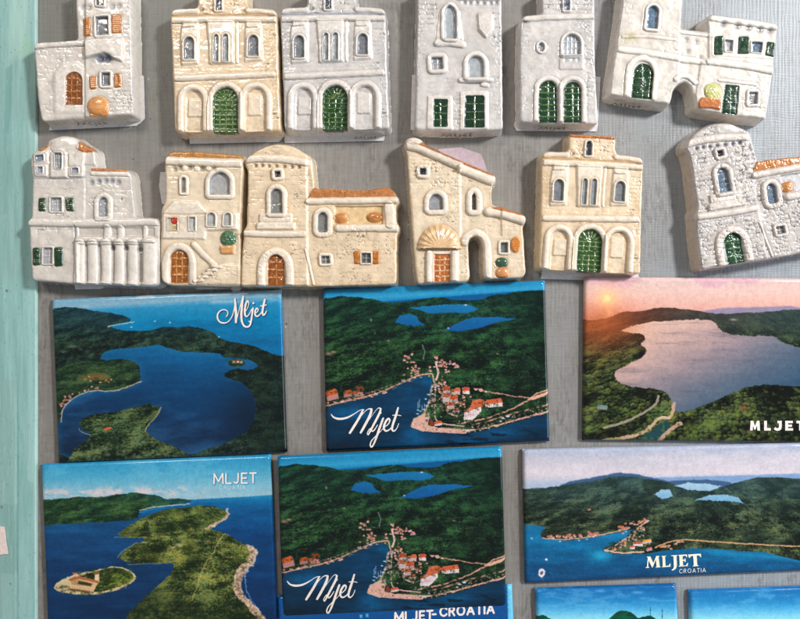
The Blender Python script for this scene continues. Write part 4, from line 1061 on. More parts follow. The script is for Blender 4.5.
        p2 = s.part("pane", pid); s.own(d < 0, p2)
        return pid
    def door(s, pts, col, w=0.0, dh=1.4, deep=1.4, bars=(2, 5), fan=None, line=(130, 142, 76), sm=0, ndot=0, axis=None, lw=.4, convex=0.0):
        d = s.sd(pts, sm)
        if w: s.rim(d, w, dh)
        s.H = s.H - deep * sst(.5, -.8, d) + convex * sst(0, -3, d)
        s.tint(sst(.4, -.3, d), col, .25)
        n = fbm(s.px * .35, s.py * .35, 241); s.tint(sst(0, -.5, d) * sst(.5, .8, n) * .35, tuple(min(255, c * 1.35 + 8) for c in col), .1)
        c = np.asarray(pts, float); x0, y0 = c.min(0); x1, y1 = c.max(0)
        X, Y = s.X, s.Y
        if axis is not None:
            a = math.radians(-axis); cx_, cy_ = (x0 + x1) / 2, (y0 + y1) / 2
            X = cx_ + (s.X - cx_) * math.cos(a) - (s.Y - cy_) * math.sin(a); Y = cy_ + (s.X - cx_) * math.sin(a) + (s.Y - cy_) * math.cos(a)
        nx, ny = bars; m = np.zeros(s.X.shape); yt = y0 if fan is None else fan[1]
        brk = fbm(s.px * .45, s.py * .45, 251)
        for i in range(1, nx): m = np.maximum(m, np.exp(-((X - (x0 + (x1 - x0) * i / nx)) / s.k / lw) ** 2) * (Y > yt))
        for j in range(0 if fan else 1, ny): m = np.maximum(m, np.exp(-((Y - (yt + (y1 - yt) * j / ny)) / s.k / lw) ** 2))
        if fan:
            an = np.arctan2(Y - fan[1], X - fan[0]); rr = np.hypot(X - fan[0], Y - fan[1]) / s.k
            q = np.abs(((an / (math.pi / 7)) + .5) % 1 - .5) * (math.pi / 7) * rr
            m = np.maximum(m, np.exp(-(q / lw) ** 2) * (Y < fan[1]) * sst(.6, 2, rr))
        m = m * sst(-.2, -.9, d) * sst(.28, .5, brk)
        s.H = s.H + .5 * m; s.tint(m * .7, line, .15)
        pid = s.part("door"); s.own(d < 0, pid); return pid
    def shutter(s, pts, col=ORANGE, dh=1.0, sm=1):
        d = s.sd(pts, sm); s.H = s.H + dh * sst(.3, -1.0, d); s.tint(sst(.4, -.3, d), col, .22)
        sl = .5 + .5 * np.sin(s.Y / s.k * 2 * math.pi / 1.9); s.H = s.H + .22 * sl * sst(-.3, -1, d); s.tint((1 - sl) * .25 * sst(-.3, -1, d), tuple(c * .6 for c in col), .1)
        s.groove(np.abs(d - .2) / .4, .3, .2)
        pid = s.part("shutter"); s.own(d < 0, pid); return pid
    def roof(s, pts, col=(192, 114, 54), dh=1.2, sm=1, tiles=True, nm="roof"):
        d = s.sd(pts, sm); s.H = s.H + dh * sst(.5, -1.4, d); s.tint(sst(.5, -.4, d), col, .2)
        if tiles:
            n = fbm(s.px * .9, s.py * .25, 261); s.H = s.H + .5 * (n - .5) * sst(0, -1, d); s.tint(sst(.5, .75, n) * .3 * sst(0, -1, d), (226, 160, 92), .1)
        pid = s.part(nm); s.own(d < 0, pid); return pid
    def blob(s, cx, cy, rx, ry, dh, col, name, parent=0, flute=0, lump=0.0, cut=None):
        q = np.hypot((s.X - cx) / rx, (s.Y - cy) / ry)
        if cut == 'top': q = np.where(s.Y > cy, np.maximum(q, 1 + (s.Y - cy) / ry), q)
        dome = np.sqrt(np.clip(1 - q ** 2, 0, 1)); r = min(rx, ry) / s.k
        s.groove(np.clip(q - 1, 0, 9) * r / .7, .4, .2)
        s.H = s.H + dh * dome + lump * (fbm(s.px * .6, s.py * .6, 271) - .5) * (q < 1)
        m = sst(1 + .4 / r, 1 - .4 / r, q); s.tint(m, col, .12)
        if flute:
            an = np.arctan2(s.Y - (cy - ry * .0), s.X - cx); f = .5 + .5 * np.cos(an * flute)
            s.H = s.H + .8 * f * (q < 1) * q; s.tint((1 - f) * .3 * (q < 1), tuple(c * .78 for c in col), .05)
        pid = s.part(name, parent); s.own(q < 1, pid); return pid
    def bricks(s, pts, rh=4.2, bw=8.5, amt=.55, tint=.3, soft=2.5, ang=0.0, seed=0):
        m = sst(soft, -soft, s.sd(pts)) * (.12 + .88 * sst(.38, .66, fbm(s.px * .13, s.py * .13, 281 + seed)))
        a = math.radians(ang); u = s.px * math.cos(a) + s.py * math.sin(a); v = -s.px * math.sin(a) + s.py * math.cos(a)
        u = u + .9 * (fbm(u * .25, v * .25, 283) - .5) * 2; v = v + 1.3 * (fbm(u * .16, v * .16, 285) - .5) * 2
        row = np.floor(v / rh); fv = v / rh - row
        off = (np.sin(row * 12.9898 + seed) * 43758.5) % 1.0
        bwv = bw * (.8 + .5 * ((np.sin(row * 7.13) * 913.7) % 1))
        cu = u / bwv + off; fu = cu - np.floor(cu)
        dv = np.minimum(fv, 1 - fv) * rh; du = np.minimum(fu, 1 - fu) * bwv
        g = np.maximum(np.exp(-(dv / .75) ** 2), np.exp(-(du / .7) ** 2) * .8) * sst(.25, .55, fbm(s.px * .35, s.py * .35, 287 + seed))
        r = (np.sin(row * 3.7 + np.floor(cu) * 17.3) * 4375.85) % 1.0
        s.H = s.H - amt * (.55 if amt < .85 else .95) * g * m + amt * .16 * (r - .5) * m * (1 - g)
        s.tint(g * m * tint * .8, s.pal['wash'], .1)
        sp = sst(.60, .68, fbm(s.px * .55, s.py * .7, 293 + seed, 3)) * sst(.52, .62, fbm(s.px * .07, s.py * .07, 297 + seed))
        s.tint(sp * m * (.35 + .65 * g) * min(1, tint * 2.6), tuple(c * .42 for c in s.pal['wash']), .1); s.H = s.H - .5 * sp * m * min(1, tint * 2)
    def dots(s, lst, r=1.5, deep=1.3, col=None):
        for a, b in lst:
            q = np.hypot(s.X - a, s.Y - b) / s.k / r; m = np.exp(-q ** 2.5)
            s.H = s.H - deep * m; s.tint(m * .8, s.pal['wash'] if col is None else col, .2)
    def stain(s, cx, cy, rx, ry, col, amt):
        q = ((s.X - cx) / rx) ** 2 + ((s.Y - cy) / ry) ** 2
        s.tint(np.exp(-q) * amt * (.5 + fbm(s.px * .3, s.py * .3, 291)), col, .1)

    def to_real(s, X, Y):
        """drawing coordinates -> units on the board"""
        k = s.k
        if s.place is None: u = s.ox + X / k; v = s.oy + Y / k
        else:
            dx = (X - s.pivot[0]) / k * s.scale; dy = (Y - s.pivot[1]) / k * s.scale
            c, n = math.cos(s.rot), math.sin(s.rot)
            u = s.place[0] + dx * c - dy * n; v = s.place[1] + dx * n + dy * c
        f = (D - FH) / D
        return CX + (u - CX) * f, CY + (v - CY) * f
    def build(s, name, label, group, text=None, paper=None, paper_mat=None):
        d = -s.D                                     # positive inside
        DR, RR = 1.6, 2.6                            # draft of the side, radius of the arris
        wt = np.clip((d + DR + .6) / DR, 0, 1)
        t2 = np.clip((d + .6) / RR, 0, 1)
        wob = .3 * (fbm(s.px * .2, s.py * .2, 301) - .5)
        prof = np.where(d < -.6, (FH - RR) * wt, FH - RR + RR * np.sqrt(np.clip(1 - (1 - t2) ** 2, 0, 1)))
        blend = sst(-.6, 1.6, d)
        H = prof + (s.H - FH) * blend + wob * sst(-1.8, -1.0, d) * (1 - blend)
        side = sst(.6, -1.2, d)[..., None]; keep = (s.ID == 0)[..., None]
        e_ = (sst(5.5, .5, d) * .34 * sst(.3, .65, fbm(s.px * .12, s.py * .12, 307)))[..., None]; s.C = np.where(keep, s.C * (1 - e_) + np.array(s.pal['wash'], float) * e_, s.C)
        s.C = np.where(keep, s.C * (1 - side) + np.array(s.pal['side'], float) * side, s.C)
        s.C = np.where((d < -.9)[..., None], np.array(s.pal['side'], float), s.C)
        s.ID = np.where(d < -.8, 0, s.ID)
        inside = d > -(DR + .6)
        c = inside[:-1, :-1] | inside[1:, :-1] | inside[:-1, 1:] | inside[1:, 1:]
        U, W = s.to_real(s.X0, s.Y0)
        iu, iw = U[inside], W[inside]
        cu, cv = (iu.min() + iu.max()) / 2, (iw.min() + iw.max()) / 2
        root = thing(name, cu, cv, label, "magnet", group)
        V = np.stack([(U - cu) * S, -np.maximum(H, .3) * S, -(W - cv) * S], -1).reshape(-1, 3)
        C = lin(np.clip(s.C, 4, 250)).reshape(-1, 3)
        # normals of the whole casting so parts meet without a seam
        idx = np.arange(s.X.size).reshape(s.X.shape)
        Fq = np.stack([idx[:-1, :-1], idx[:-1, 1:], idx[1:, 1:], idx[1:, :-1]], -1)
        cid = s.ID[:-1, :-1]
        objs = {}
        V3 = V.reshape(s.X.shape + (3,))
        ga = np.gradient(V3, axis=0); gb = np.gradient(V3, axis=1)
        N = np.cross(gb, ga); N /= np.maximum(np.linalg.norm(N, axis=-1, keepdims=True), 1e-12)
        if N[..., 1].mean() > 0: N = -N
        N = N.reshape(-1, 3)
        for pid, (nm, par) in enumerate(s.parts):
            m = c & (cid == pid); F = Fq[m]
            if len(F) < 6: continue
            used, inv = np.unique(F.ravel(), return_inverse=True); F = inv.reshape(-1, 4)
            v = V[used]; cc = C[used]; nn = N[used]
            if pid:                                  # a skirt gives the part its own depth
                e = np.concatenate([F[:, [0, 1]], F[:, [1, 2]], F[:, [2, 3]], F[:, [3, 0]]])
                key = np.sort(e, 1); kk = key[:, 0] * (len(v) + 1) + key[:, 1]
                _, first, cnt = np.unique(kk, return_index=True, return_counts=True)
                be = e[first[cnt == 1]]; bv = np.unique(be)
                mp = np.full(len(v), -1); mp[bv] = len(v) + np.arange(len(bv))
                nv = v[bv].copy(); nv[:, 1] = np.minimum(nv[:, 1] + 3.0 * S, -.4 * S)
                v = np.concatenate([v, nv]); cc = np.concatenate([cc, cc[bv]]); nn = np.concatenate([nn, nn[bv]])
                F = np.concatenate([F, np.stack([be[:, 1], be[:, 0], mp[be[:, 0]], mp[be[:, 1]]], -1)])
            pr = root
            while par > 0 and par not in objs: par = s.parts[par][1]
            if par > 0: pr = objs[par]
            o = mesh_obj(nm, v, F, M_GLAZE if nm in ("wall", "window", "ledge", "arch", "column", "staircase", "balcony", "awning", "shield", "pedestal") else M_PAINT, pr, cc)
            try: o.data.normals_split_custom_set_from_vertices([tuple(q) for q in nn])
            except Exception as ex: print("normals", ex)
            objs[pid] = o
        if text:                                     # handwriting on the bottom side: (ax, ay, bx, by) in drawing coords
            ax, ay, bx, by = text
            st = Sten()
            st.line([(0, 0), (.3, 1), (.8, .1), (1.2, 1), (1.5, 0)], .15, False); st.line([(1.9, 1.1), (1.85, .1), (2.3, 0)], .15); st.line([(2.6, .7), (2.7, -.2), (2.3, -.5)], .15)
            st.line([(3.0, .35), (3.5, .4), (3.35, .75), (3.0, .5), (3.2, .05), (3.6, .1)], .15); st.line([(4.0, 1.1), (3.95, .1), (4.3, .05)], .15); st.line([(3.75, .7), (4.4, .75)], .15)
            def place(a, b):
                t = a / 4.3; hh = 7.5 + b * 6.0
                ex = ax + (bx - ax) * t; ey = ay + (by - ay) * t
                un, wn = s.to_real(ex, ey); off = .6 + DR * (1 - hh / (FH - RR)) + .95
                return (un - cu) * S, -hh * S, -(wn + off - cv) * S
            sheet("lettering", st.sdf, (-.3, -.7, 4.7, 1.4), .05, place, M_INK, root)
        if paper:
            for n_, pp in enumerate(paper):
                f = (D - 1.2) / D
                P = [(CX + (a - CX) * f, CY + (b - CY) * f) for a, b in pp]
                Pn = np.asarray(P)
                def place(X, Y):
                    lift = 0.9 + 1.0 * fbm(X * .05, Y * .05, 311) + .12 * n_
                    return (X - cu) * S, -lift * S, -(Y - cv) * S
                sheet("paper_backing", lambda X, Y: sd_poly(X, Y, P), (Pn[:, 0].min() - 1, Pn[:, 1].min() - 1, Pn[:, 0].max() + 1, Pn[:, 1].max() + 1), 1.0, place, paper_mat or M_PAPER, root, thick=(0, .35 * S, 0))
        return root

HG = "glazed ceramic house magnets"

# 1 white house, orange shutters -------------------------------------------------
h = House((0, 0, 4.4235), (150, -70, 600, 540), [(150, 208), (162, 190), (345, 178), (338, 60), (333, -60), (580, -60), (586, 250), (592, 510), (400, 522), (185, 536), (165, 420), (160, 330)], WHITE2)
h.plate([(376, -80), (620, -80), (620, 560), (376, 560)], 1.6, edge=2)
h.bricks([(545, -60), (590, -60), (598, 500), (550, 500)], 4.4, 8, .7, .3)
h.bricks([(155, 215), (370, 200), (250, 300), (240, 520), (180, 520)], 4.6, 9, .6, .22)
h.bricks([(480, 400), (590, 400), (590, 500), (490, 500)], 4, 7, .5, .2, seed=3)
h.ridge([(158, 205), (240, 196), (362, 192)], 26, 1.6, name="ledge")
h.window([(430, -20), (462, -20), (460, 26), (432, 26)], 2.2, glass=(30, 56, 44))
h.dots([(370, 30), (395, 34), (500, 30), (530, 28)], 2.6, .9)
h.window([(430, 82), (480, 78), (482, 156), (432, 158)], 3.0, bars=None)
h.shutter([(367, 84), (402, 80), (406, 162), (374, 166)]); h.shutter([(495, 68), (540, 64), (544, 148), (498, 152)])
h.plate([(378, 178), (548, 170), (552, 250), (545, 278), (500, 262), (470, 240), (430, 250), (382, 262)], 3.2, h.pal['trim'], 1.6, "balcony", sm=1)
h.stain(465, 262, 38, 18, (52, 62, 84), .85); h.dots([(448, 262), (480, 262)], 3.2, 1.6, (70, 80, 100))  # dark blue glaze blot, with the shadow under the balcony painted in
h.window([(454, 328), (488, 328), (490, 380), (456, 382)], 3.0)
h.shutter([(398, 340), (428, 336), (431, 396), (402, 399)]); h.shutter([(506, 326), (537, 324), (541, 386), (508, 391)])
h.plate([(240, 500), (236, 330), (270, 285), (340, 275), (376, 300), (376, 500)], .9, h.pal['trim'], 3.0, sm=1)
h.door(arch(289, 365, 318, 465), (128, 70, 20), 0, bars=(3, 5), line=(214, 140, 60))
pid = h.blob(437, 470, 48, 42, 3.4, (214, 152, 92), "pot"); h.plate([(400, 478), (476, 478), (488, 506), (470, 519), (402, 519)], 1.4, (214, 148, 86), 1.5)
h.own(h.sd([(400, 478), (476, 478), (488, 506), (470, 519), (402, 519)]) < 0, pid)
h.build("ceramic_house", "white glazed house with orange shutters and a round orange pot, at the top left corner", HG, text=(322, 530, 455, 524),
        paper=[[(50, 124), (49, 130.5), (137, 126), (145, 119.5), (144, 76), (120, 76), (110, 110), (60, 120)]])

# 2, 3, 11 palace with three arches ------------------------------------------------
def palace(pal, door_col, line_col, crop, label, roof_col=None, text=None, paper=None, **kw):
    h = House(crop, (45, -60, 532, 588), [(46, 70), (50, 42), (80, 34), (160, 32), (168, 10), (163, -52), (378, -52), (378, 8), (388, 30), (490, 34), (510, 48), (516, 300), (528, 568), (300, 574), (66, 574), (56, 300)], pal, **kw)
    tr = pal['trim']
    h.bricks([(55, 90), (110, 90), (100, 330), (60, 330)], 4.2, 7, .6, .35); h.bricks([(440, 90), (515, 90), (520, 340), (450, 340)], 4.2, 7, .7, .35, seed=2)
    h.bricks([(60, 270), (500, 280), (500, 320), (60, 320)], 4.2, 7, .4, .2, seed=4); h.bricks([(485, 350), (520, 350), (528, 570), (492, 570)], 4.2, 7, .8, .35, seed=5)
    h.bricks([(168, -50), (378, -50), (378, 62), (168, 62)], 4.6, 9, .9, .4, seed=7); h.bricks([(180, 350), (380, 340), (370, 420), (200, 420)], 4.2, 7, .5, .3, seed=8)
    h.stain(70, 200, 30, 60, pal['wash'], .25); h.stain(500, 250, 25, 80, pal['wash'], .25)
    if roof_col: h.roof([(160, -58), (382, -58), (380, -38), (166, -38)], roof_col, 1.4)
    else: h.ridge([(168, -46), (374, -46)], 16, 1.0)
    h.ridge([(52, 52), (100, 45), (160, 44)], 24, 1.2, tr, "ledge"); h.ridge([(386, 42), (440, 42), (505, 52)], 24, 1.2, tr, "ledge")
    h.groove(np.abs(sd_line(h.X, h.Y, [(50, 68), (180, 64), (380, 62), (510, 66)], 0) / h.k) / .7, .8, .5)
    h.ridge([(58, 86), (280, 80), (505, 82)], 26, 2.0, tr, "ledge")
    h.window(arch(247, 268, -22, 40), 2.6, glass=DARK if pal is not WHITE else (34, 58, 84))
    for a, b in ((105, 150), (385, 425)): h.ridge([(a, 113), (b, 110)], 13, 1.0, tr, sm=0)
    # plaques that hold the windows
    h.plate([(100, 92), (170, 92), (170, 276), (94, 282), (88, 160)], 1.7, tr, 1.5, sm=1); h.window(arch(108, 150, 162, 256, .15), 2.2, 1.0, glass=GLASS)
    h.plate([(206, 92), (326, 92), (324, 274), (218, 280)], 2.2, tr, 1.5, sm=1)
    h.window(arch(237, 256, 150, 268), 1.5, .6, glass=(150, 156, 160)); h.window(arch(278, 300, 150, 266), 1.5, .6, glass=(150, 156, 160))
    h.plate([(374, 92), (444, 92), (452, 262), (370, 268)], 1.7, tr, 1.5, sm=1); h.window(arch(388, 430, 154, 242, .1), 2.2, 1.0, glass=GLASS)
    h.ridge([(338, 100), (336, 200), (338, 268)], 13, .6)
    h.ridge([(74, 340), (280, 330), (494, 322)], 26, 2.0, tr, "ledge")
    # blind arches left and right, door arch in the middle
    for (a, b, t, ia, ib, it, pl) in ((88, 205, 378, 112, 190, 392, (122, 430, 184, 508)), (360, 478, 370, 372, 466, 378, (386, 408, 444, 502))):
        dd = h.sd(arch(ia, ib, it, 600)); h.H = h.H - 1.4 * sst(.4, -1.2, dd); h.tint(sst(.4, -.3, dd), tuple(c * .99 for c in pal['wall']), .1)
        h.plate(rect(*pl), 1.5, tuple(np.array(pal['wall']) * .5 + np.array(tr) * .5), 1.0, sm=1)
    for (a, b, t) in ((90, 200, 376), (362, 478, 368), (222, 353, 364)):
        c_ = (a + b) / 2; r = (b - a) / 2
        pts = [(a, 582)] + [(c_ - r * math.cos(math.pi * q / 8), t + r - r * math.sin(math.pi * q / 8)) for q in range(9)] + [(b, 582)]
        h.ridge(pts, 25, 2.0, tr, "arch", sm=1)
    h.door(arch(233, 343, 380, 584), door_col, 0, bars=(4, 7), fan=(288, 436), line=line_col, lw=.5)
    return h.build("ceramic_house", label, HG, text=text, paper=paper)
palace(CREAM, (38, 78, 24), (160, 172, 100), (160, 1, 4.38), "cream three-arched palace in the top row with a green central door", None,
       paper=[[(188, 128), (190, 144), (279, 142), (287, 133), (280, 120), (195, 120)]])
palace(WHITE, (16, 60, 18), (118, 142, 56), (270, 0, 4.423), "white three-arched palace with green door beside the cream one in the top row", None, text=(372, 590, 470, 588),
       paper=[[(284, 128), (284.5, 143), (384, 141), (387, 125)]])
palace(CREAM, (44, 78, 34), (176, 188, 124), (270, 0, 4.423), "cream three-arched palace with orange roofed turret, tilted above the sunset picture", (196, 118, 64),
       rot=3.4, scale=.965, pivot=(285, 582), place=(587.3, 273.6), paper=[[(542, 268), (541, 279), (600, 280.5), (640, 279), (636, 268)]])

# 4 white tower house with two dark green doors ------------------------------------
h = House((400, 0, 4.425), (65, -70, 458, 585), [(82, -60), (448, -60), (450, 200), (454, 572), (260, 580), (68, 574), (74, 300), (78, 100)], WHITE)
h.bricks([(82, -40), (170, -40), (160, 120), (84, 120)], 4.8, 11, 1.1, .35); h.bricks([(82, 120), (110, 120), (105, 580), (74, 580)], 4.6, 7, .6, .3, seed=2)
h.bricks([(400, 20), (450, 20), (452, 560), (410, 560)], 4.6, 7, .7, .35, seed=5); h.bricks([(232, 430), (268, 430), (266, 570), (234, 570)], 4.0, 12, .9, .3, seed=6)
h.bricks([(110, 330), (400, 370), (390, 420), (110, 420)], 4.4, 9, .4, .2, seed=7)
h.dots([(285, 12), (310, 14), (340, 14), (370, 14), (400, 14), (425, 12)], 2.0, 1.8)
h.ridge([(260, -6), (440, -6)], 16, 1.2, name="ledge")
h.plate([(158, 180), (172, 50), (216, 12), (264, 50), (280, 182)], 1.0, h.pal['trim'], 1.2, sm=1)
h.window([(198, 60), (206, 36), (220, 26), (238, 40), (246, 62), (246, 172), (198, 172)], 4.0, 1.6, glass=(168, 176, 182), sm=1)
h.ridge([(166, 192), (220, 190), (276, 198)], 30, 2.0, name="ledge")
h.plate([(340, 62), (376, 56), (412, 64), (412, 130), (380, 172), (346, 134)], 2.6, h.pal['trim'], 1.4, "shield", sm=1)
h.window([(140, 258), (186, 256), (188, 304), (142, 306)], 4.8, 1.8, bars=(2, 2), glass=(150, 152, 156))
h.window(arch(302, 368, 250, 342), 5.0, 1.9, glass=(170, 176, 182)); h.ridge([(268, 356), (402, 354)], 22, 1.8, name="ledge")
h.ridge([(365, 375), (385, 378)], 20, 1.2, sm=0)
h.plate([(120, 424), (230, 424), (232, 590), (118, 590)], 1.3, h.pal['trim'], 1.2, sm=1); h.plate([(264, 404), (388, 404), (390, 590), (264, 590)], 1.3, h.pal['trim'], 1.2, sm=1)
h.door([(148, 440), (210, 440), (208, 512), (210, 562), (146, 562), (148, 500)], (14, 48, 26), 0, bars=(2, 4), line=(150, 170, 100), sm=1)
h.door([(287, 424), (372, 424), (374, 566), (284, 566)], (14, 46, 26), 0, bars=(2, 4), line=(170, 184, 120), sm=1)
h.build("ceramic_house", "white glazed tower house with a blank shield and two dark green square doors", HG, text=(185, 580, 325, 580),
        paper=[[(412, 75), (410.5, 130), (420, 131), (425, 75)]])

# 5 white house with twin arched green doors ---------------------------------------
h = House((500, 0, 4.425), (88, -60, 436, 550), [(93, 95), (108, 70), (190, 62), (188, 0), (186, -52), (416, -52), (418, 60), (420, 300), (434, 546), (260, 546), (92, 538), (90, 300)], WHITE)
h.bricks([(190, -50), (418, -50), (418, 55), (190, 55)], 4.8, 9, 1.0, .4); h.bricks([(370, 90), (420, 90), (430, 545), (378, 545)], 4.6, 7, .9, .35, seed=2)
h.bricks([(95, 100), (135, 100), (125, 540), (92, 540)], 4.6, 7, .7, .3, seed=3); h.bricks([(310, 95), (415, 95), (415, 140), (320, 150)], 4.2, 8, .7, .3, seed=4)
h.bricks([(140, 120), (260, 120), (250, 330), (140, 330)], 4.6, 8, .25, .1, seed=5)
h.window(arch(284, 306, -20, 46), 2.6, glass=(120, 132, 150)); h.dots([(272, 30)], 2.2, 1.2)
h.ridge([(112, 84), (250, 76), (410, 74)], 24, 1.4, name="ledge")
h.stain(108, 98, 16, 5, (60, 50, 44), .7)
h.window(ell(182, 210, 12, 18), 2.6, 1.2, glass=(168, 172, 178))
h.window(arch(279, 354, 155, 243), 3.4, 1.6, glass=(170, 178, 188), bars=(4, 3)); h.ridge([(276, 247), (358, 245)], 10, 1.0)
h.plate(rect(262, 258, 372, 308), 1.0, None, 1.0, sm=1); h.dots([(290, 268), (320, 266), (345, 268)], 1.8, .6)
for a, b in ((165, 260), (274, 366)):
    c_ = (a + b) / 2; r = (b - a) / 2 + 6
    h.ridge([(a - 6, 540)] + [(c_ - r * math.cos(math.pi * q / 8), 345 + r - r * math.sin(math.pi * q / 8)) for q in range(9)] + [(b + 6, 540)], 22, 1.5, name="arch", sm=1)
h.door(arch(172, 252, 358, 543), (16, 56, 28), 0, bars=(2, 7), line=(140, 158, 100), convex=1.0, lw=.6); h.door(arch(282, 359, 362, 543), (16, 54, 28), 0, bars=(2, 7), line=(140, 158, 100), convex=1.0, lw=.6)
h.build("ceramic_house", "white glazed house with twin arched dark green doors side by side", HG, text=(178, 548, 300, 548),
        paper=[[(514.5, 122), (513.5, 126), (516.5, 131), (597, 131.5), (598, 124), (600.5, 77), (590, 76), (580, 118)]])

# 6 white tower and house joined by an archway ---------------------------------------
h = House((600, 0, 4.0), (30, -70, 715, 485), [(98, -60), (336, -60), (330, 30), (323, 116), (380, 122), (430, 128), (424, 80), (442, 58), (560, 72), (700, 92), (710, 112), (692, 230), (690, 300), (662, 478), (520, 462), (382, 440), (378, 385), (366, 345), (338, 325), (312, 336), (294, 362), (278, 418), (150, 402), (36, 380), (62, 200)], dict(WHITE2, trim=(234, 228, 218)), round_=1)
tr = h.pal['trim']
h.plate([(430, 40), (720, 70), (700, 500), (370, 460), (400, 250), (432, 240)], 1.6, None, 1.6)
h.plate([(60, -80), (330, -80), (310, 430), (20, 400)], 1.3, None, 1.6)
h.bricks([(98, -50), (150, -50), (120, 180), (70, 180)], 5, 8, .5, .15, ang=8); h.bricks([(240, 120), (325, 130), (290, 420), (250, 410)], 5, 8, .4, .15, ang=8, seed=3); h.bricks([(560, 330), (690, 340), (670, 480), (560, 460)], 5, 8, .5, .18, ang=8, seed=4)
h.window(turn(arch(185, 224, 28, 116), 205, 116, 5), 3.2, 1.5, glass=(86, 112, 140))
h.ridge([(90, 150), (200, 148), (300, 162)], 12, .6); h.stain(120, 150, 28, 20, (176, 166, 120), .7); h.stain(190, 152, 26, 8, (196, 150, 130), .4)
h.ridge([(78, 200), (200, 215), (330, 238), (415, 250)], 24, 1.3, tr, "ledge"); h.ridge([(432, 248), (560, 264), (688, 288)], 26, 1.6, tr, "ledge")
h.dots([(352, 205), (345, 160), (385, 168), (402, 230)], 2.4, 1.0)
h.ridge([(325, 130), (380, 136), (432, 142)], 14, .8)
d0 = [(104, 378)] + [(160 - 56 * math.cos(math.pi * q / 8) + 6, 290 - 56 * math.sin(math.pi * q / 8)) for q in range(9)] + [(212, 392)]
h.ridge(d0, 22, 1.5, tr, "arch", sm=1)
h.door(turn(arch(123, 203, 255, 396), 163, 396, 5), (20, 56, 32), 0, bars=(2, 5), line=(110, 140, 80), lw=.35, convex=.6)
h.ridge([(300, 318), (325, 300), (355, 306), (380, 330)], 20, 1.3, tr, "arch")
h.ridge([(446, 76), (570, 92), (698, 112)], 22, 1.2, tr, "ledge")
h.dots([(490, 98), (545, 106), (590, 114), (636, 120), (676, 126)], 3.0, 1.6, (140, 140, 148))
h.roof([(438, 54), (450, 46), (706, 82), (708, 92), (600, 80), (442, 60)], (188, 96, 56), .8)
h.plate([(444, 142), (704, 166), (698, 240), (444, 226)], .7, tr, 1.2)
h.shutter([(455, 150), (491, 146), (488, 222), (451, 222)], GREEN); h.shutter([(550, 148), (594, 148), (592, 220), (546, 218)], GREEN); h.shutter([(662, 168), (698, 174), (696, 232), (658, 226)], GREEN)
h.window([(498, 164), (526, 166), (524, 208), (498, 208)], 1.6, .8, glass=(160, 164, 170)); h.window([(604, 172), (644, 174), (640, 214), (602, 212)], 1.6, .8, glass=(84, 112, 136))
h.door([(498, 340), (554, 346), (546, 462), (482, 454)], (16, 52, 34), 0, bars=(2, 5), line=(120, 150, 90), sm=1, lw=.35, convex=.6)
h.ridge([(474, 322), (560, 334), (620, 340)], 12, .8)
pp = h.blob(448, 368, 36, 33, 3.0, (196, 196, 128), "bush", lump=1.0); h.stain(450, 395, 30, 12, (214, 196, 120), .6)
h.plate([(402, 392), (482, 402), (478, 444), (440, 436), (390, 436), (388, 412)], 2.2, (186, 110, 58), 1.4, "pot", sm=1)
h.window([(594, 372), (624, 372), (622, 418), (592, 418)], 3.0, 1.3, glass=(150, 152, 154))
h.build("ceramic_house", "white tower and shuttered house joined by an open archway, at the top right corner", HG, text=(62, 395, 175, 410))

# 7 white villa with loggia ------------------------------------------------------------
h = House((10, 125, 3.5375), (60, 35, 535, 575), [(72, 120), (82, 95), (118, 80), (142, 50), (190, 38), (232, 46), (252, 66), (298, 90), (304, 152), (405, 156), (424, 172), (432, 250), (438, 326), (520, 332), (528, 350), (528, 560), (510, 572), (235, 562), (78, 548), (72, 450), (68, 362), (62, 346), (76, 328), (80, 200)], WHITE2)
tr = h.pal['trim']
h.plate([(262, 140), (450, 140), (450, 335), (262, 335)], -.9, None, 1.2)
h.bricks([(265, 215), (435, 215), (436, 325), (265, 325)], 4.6, 8, .7, .25); h.bricks([(80, 190), (260, 190), (260, 330), (80, 330)], 4.6, 8, .35, .15, seed=2); h.bricks([(72, 395), (225, 390), (225, 550), (76, 545)], 4.8, 9, .3, .12, seed=3)
h.roof([(96, 90), (132, 64), (140, 60), (136, 76), (116, 94)], (180, 116, 60), 1.0); h.roof([(232, 84), (244, 56), (304, 88), (302, 96), (262, 98)], (182, 112, 58), 1.2)
h.blob(192, 74, 52, 34, 1.6, h.pal['wall'], "dome")
h.plate(arch(144, 204, 84, 188), 2.4, tr, 1.2, "balcony"); h.window([(163, 102), (185, 102), (184, 156), (164, 156)], 1.4, .6, glass=(140, 142, 144), bars=(2, 3))
h.plate([(80, 98), (136, 92), (138, 140), (84, 142)], 1.2, tr, 1); h.window([(90, 110), (120, 106), (120, 126), (92, 130)], 1.2, .6, glass=(130, 146, 160))
h.plate([(84, 142), (134, 140), (134, 184), (88, 182)], 1.4, tr, 1); h.window([(100, 152), (117, 150), (117, 170), (101, 171)], 1.3, .6, glass=(156, 160, 184))
h.plate([(208, 100), (268, 96), (262, 150), (208, 148)], 2.0, tr, 1.2, sm=1); h.plate([(206, 148), (262, 148), (258, 186), (208, 184)], 1.6, tr, 1, sm=1); h.window([(222, 154), (243, 154), (243, 172), (222, 172)], 1.3, .6, glass=(170, 170, 190))
h.groove(np.abs(sd_line(h.X, h.Y, [(78, 190), (200, 192), (262, 186)], 0) / h.k) / .9, .7, .4)
h.window([(146, 258), (182, 258), (182, 304), (146, 304)], 2.2, 1.2, glass=(176, 176, 178), bars=(2, 2)); h.shutter([(100, 258), (127, 257), (127, 305), (101, 306)], (12, 54, 22)); h.shutter([(195, 256), (225, 255), (227, 305), (199, 305)], (12, 54, 22))
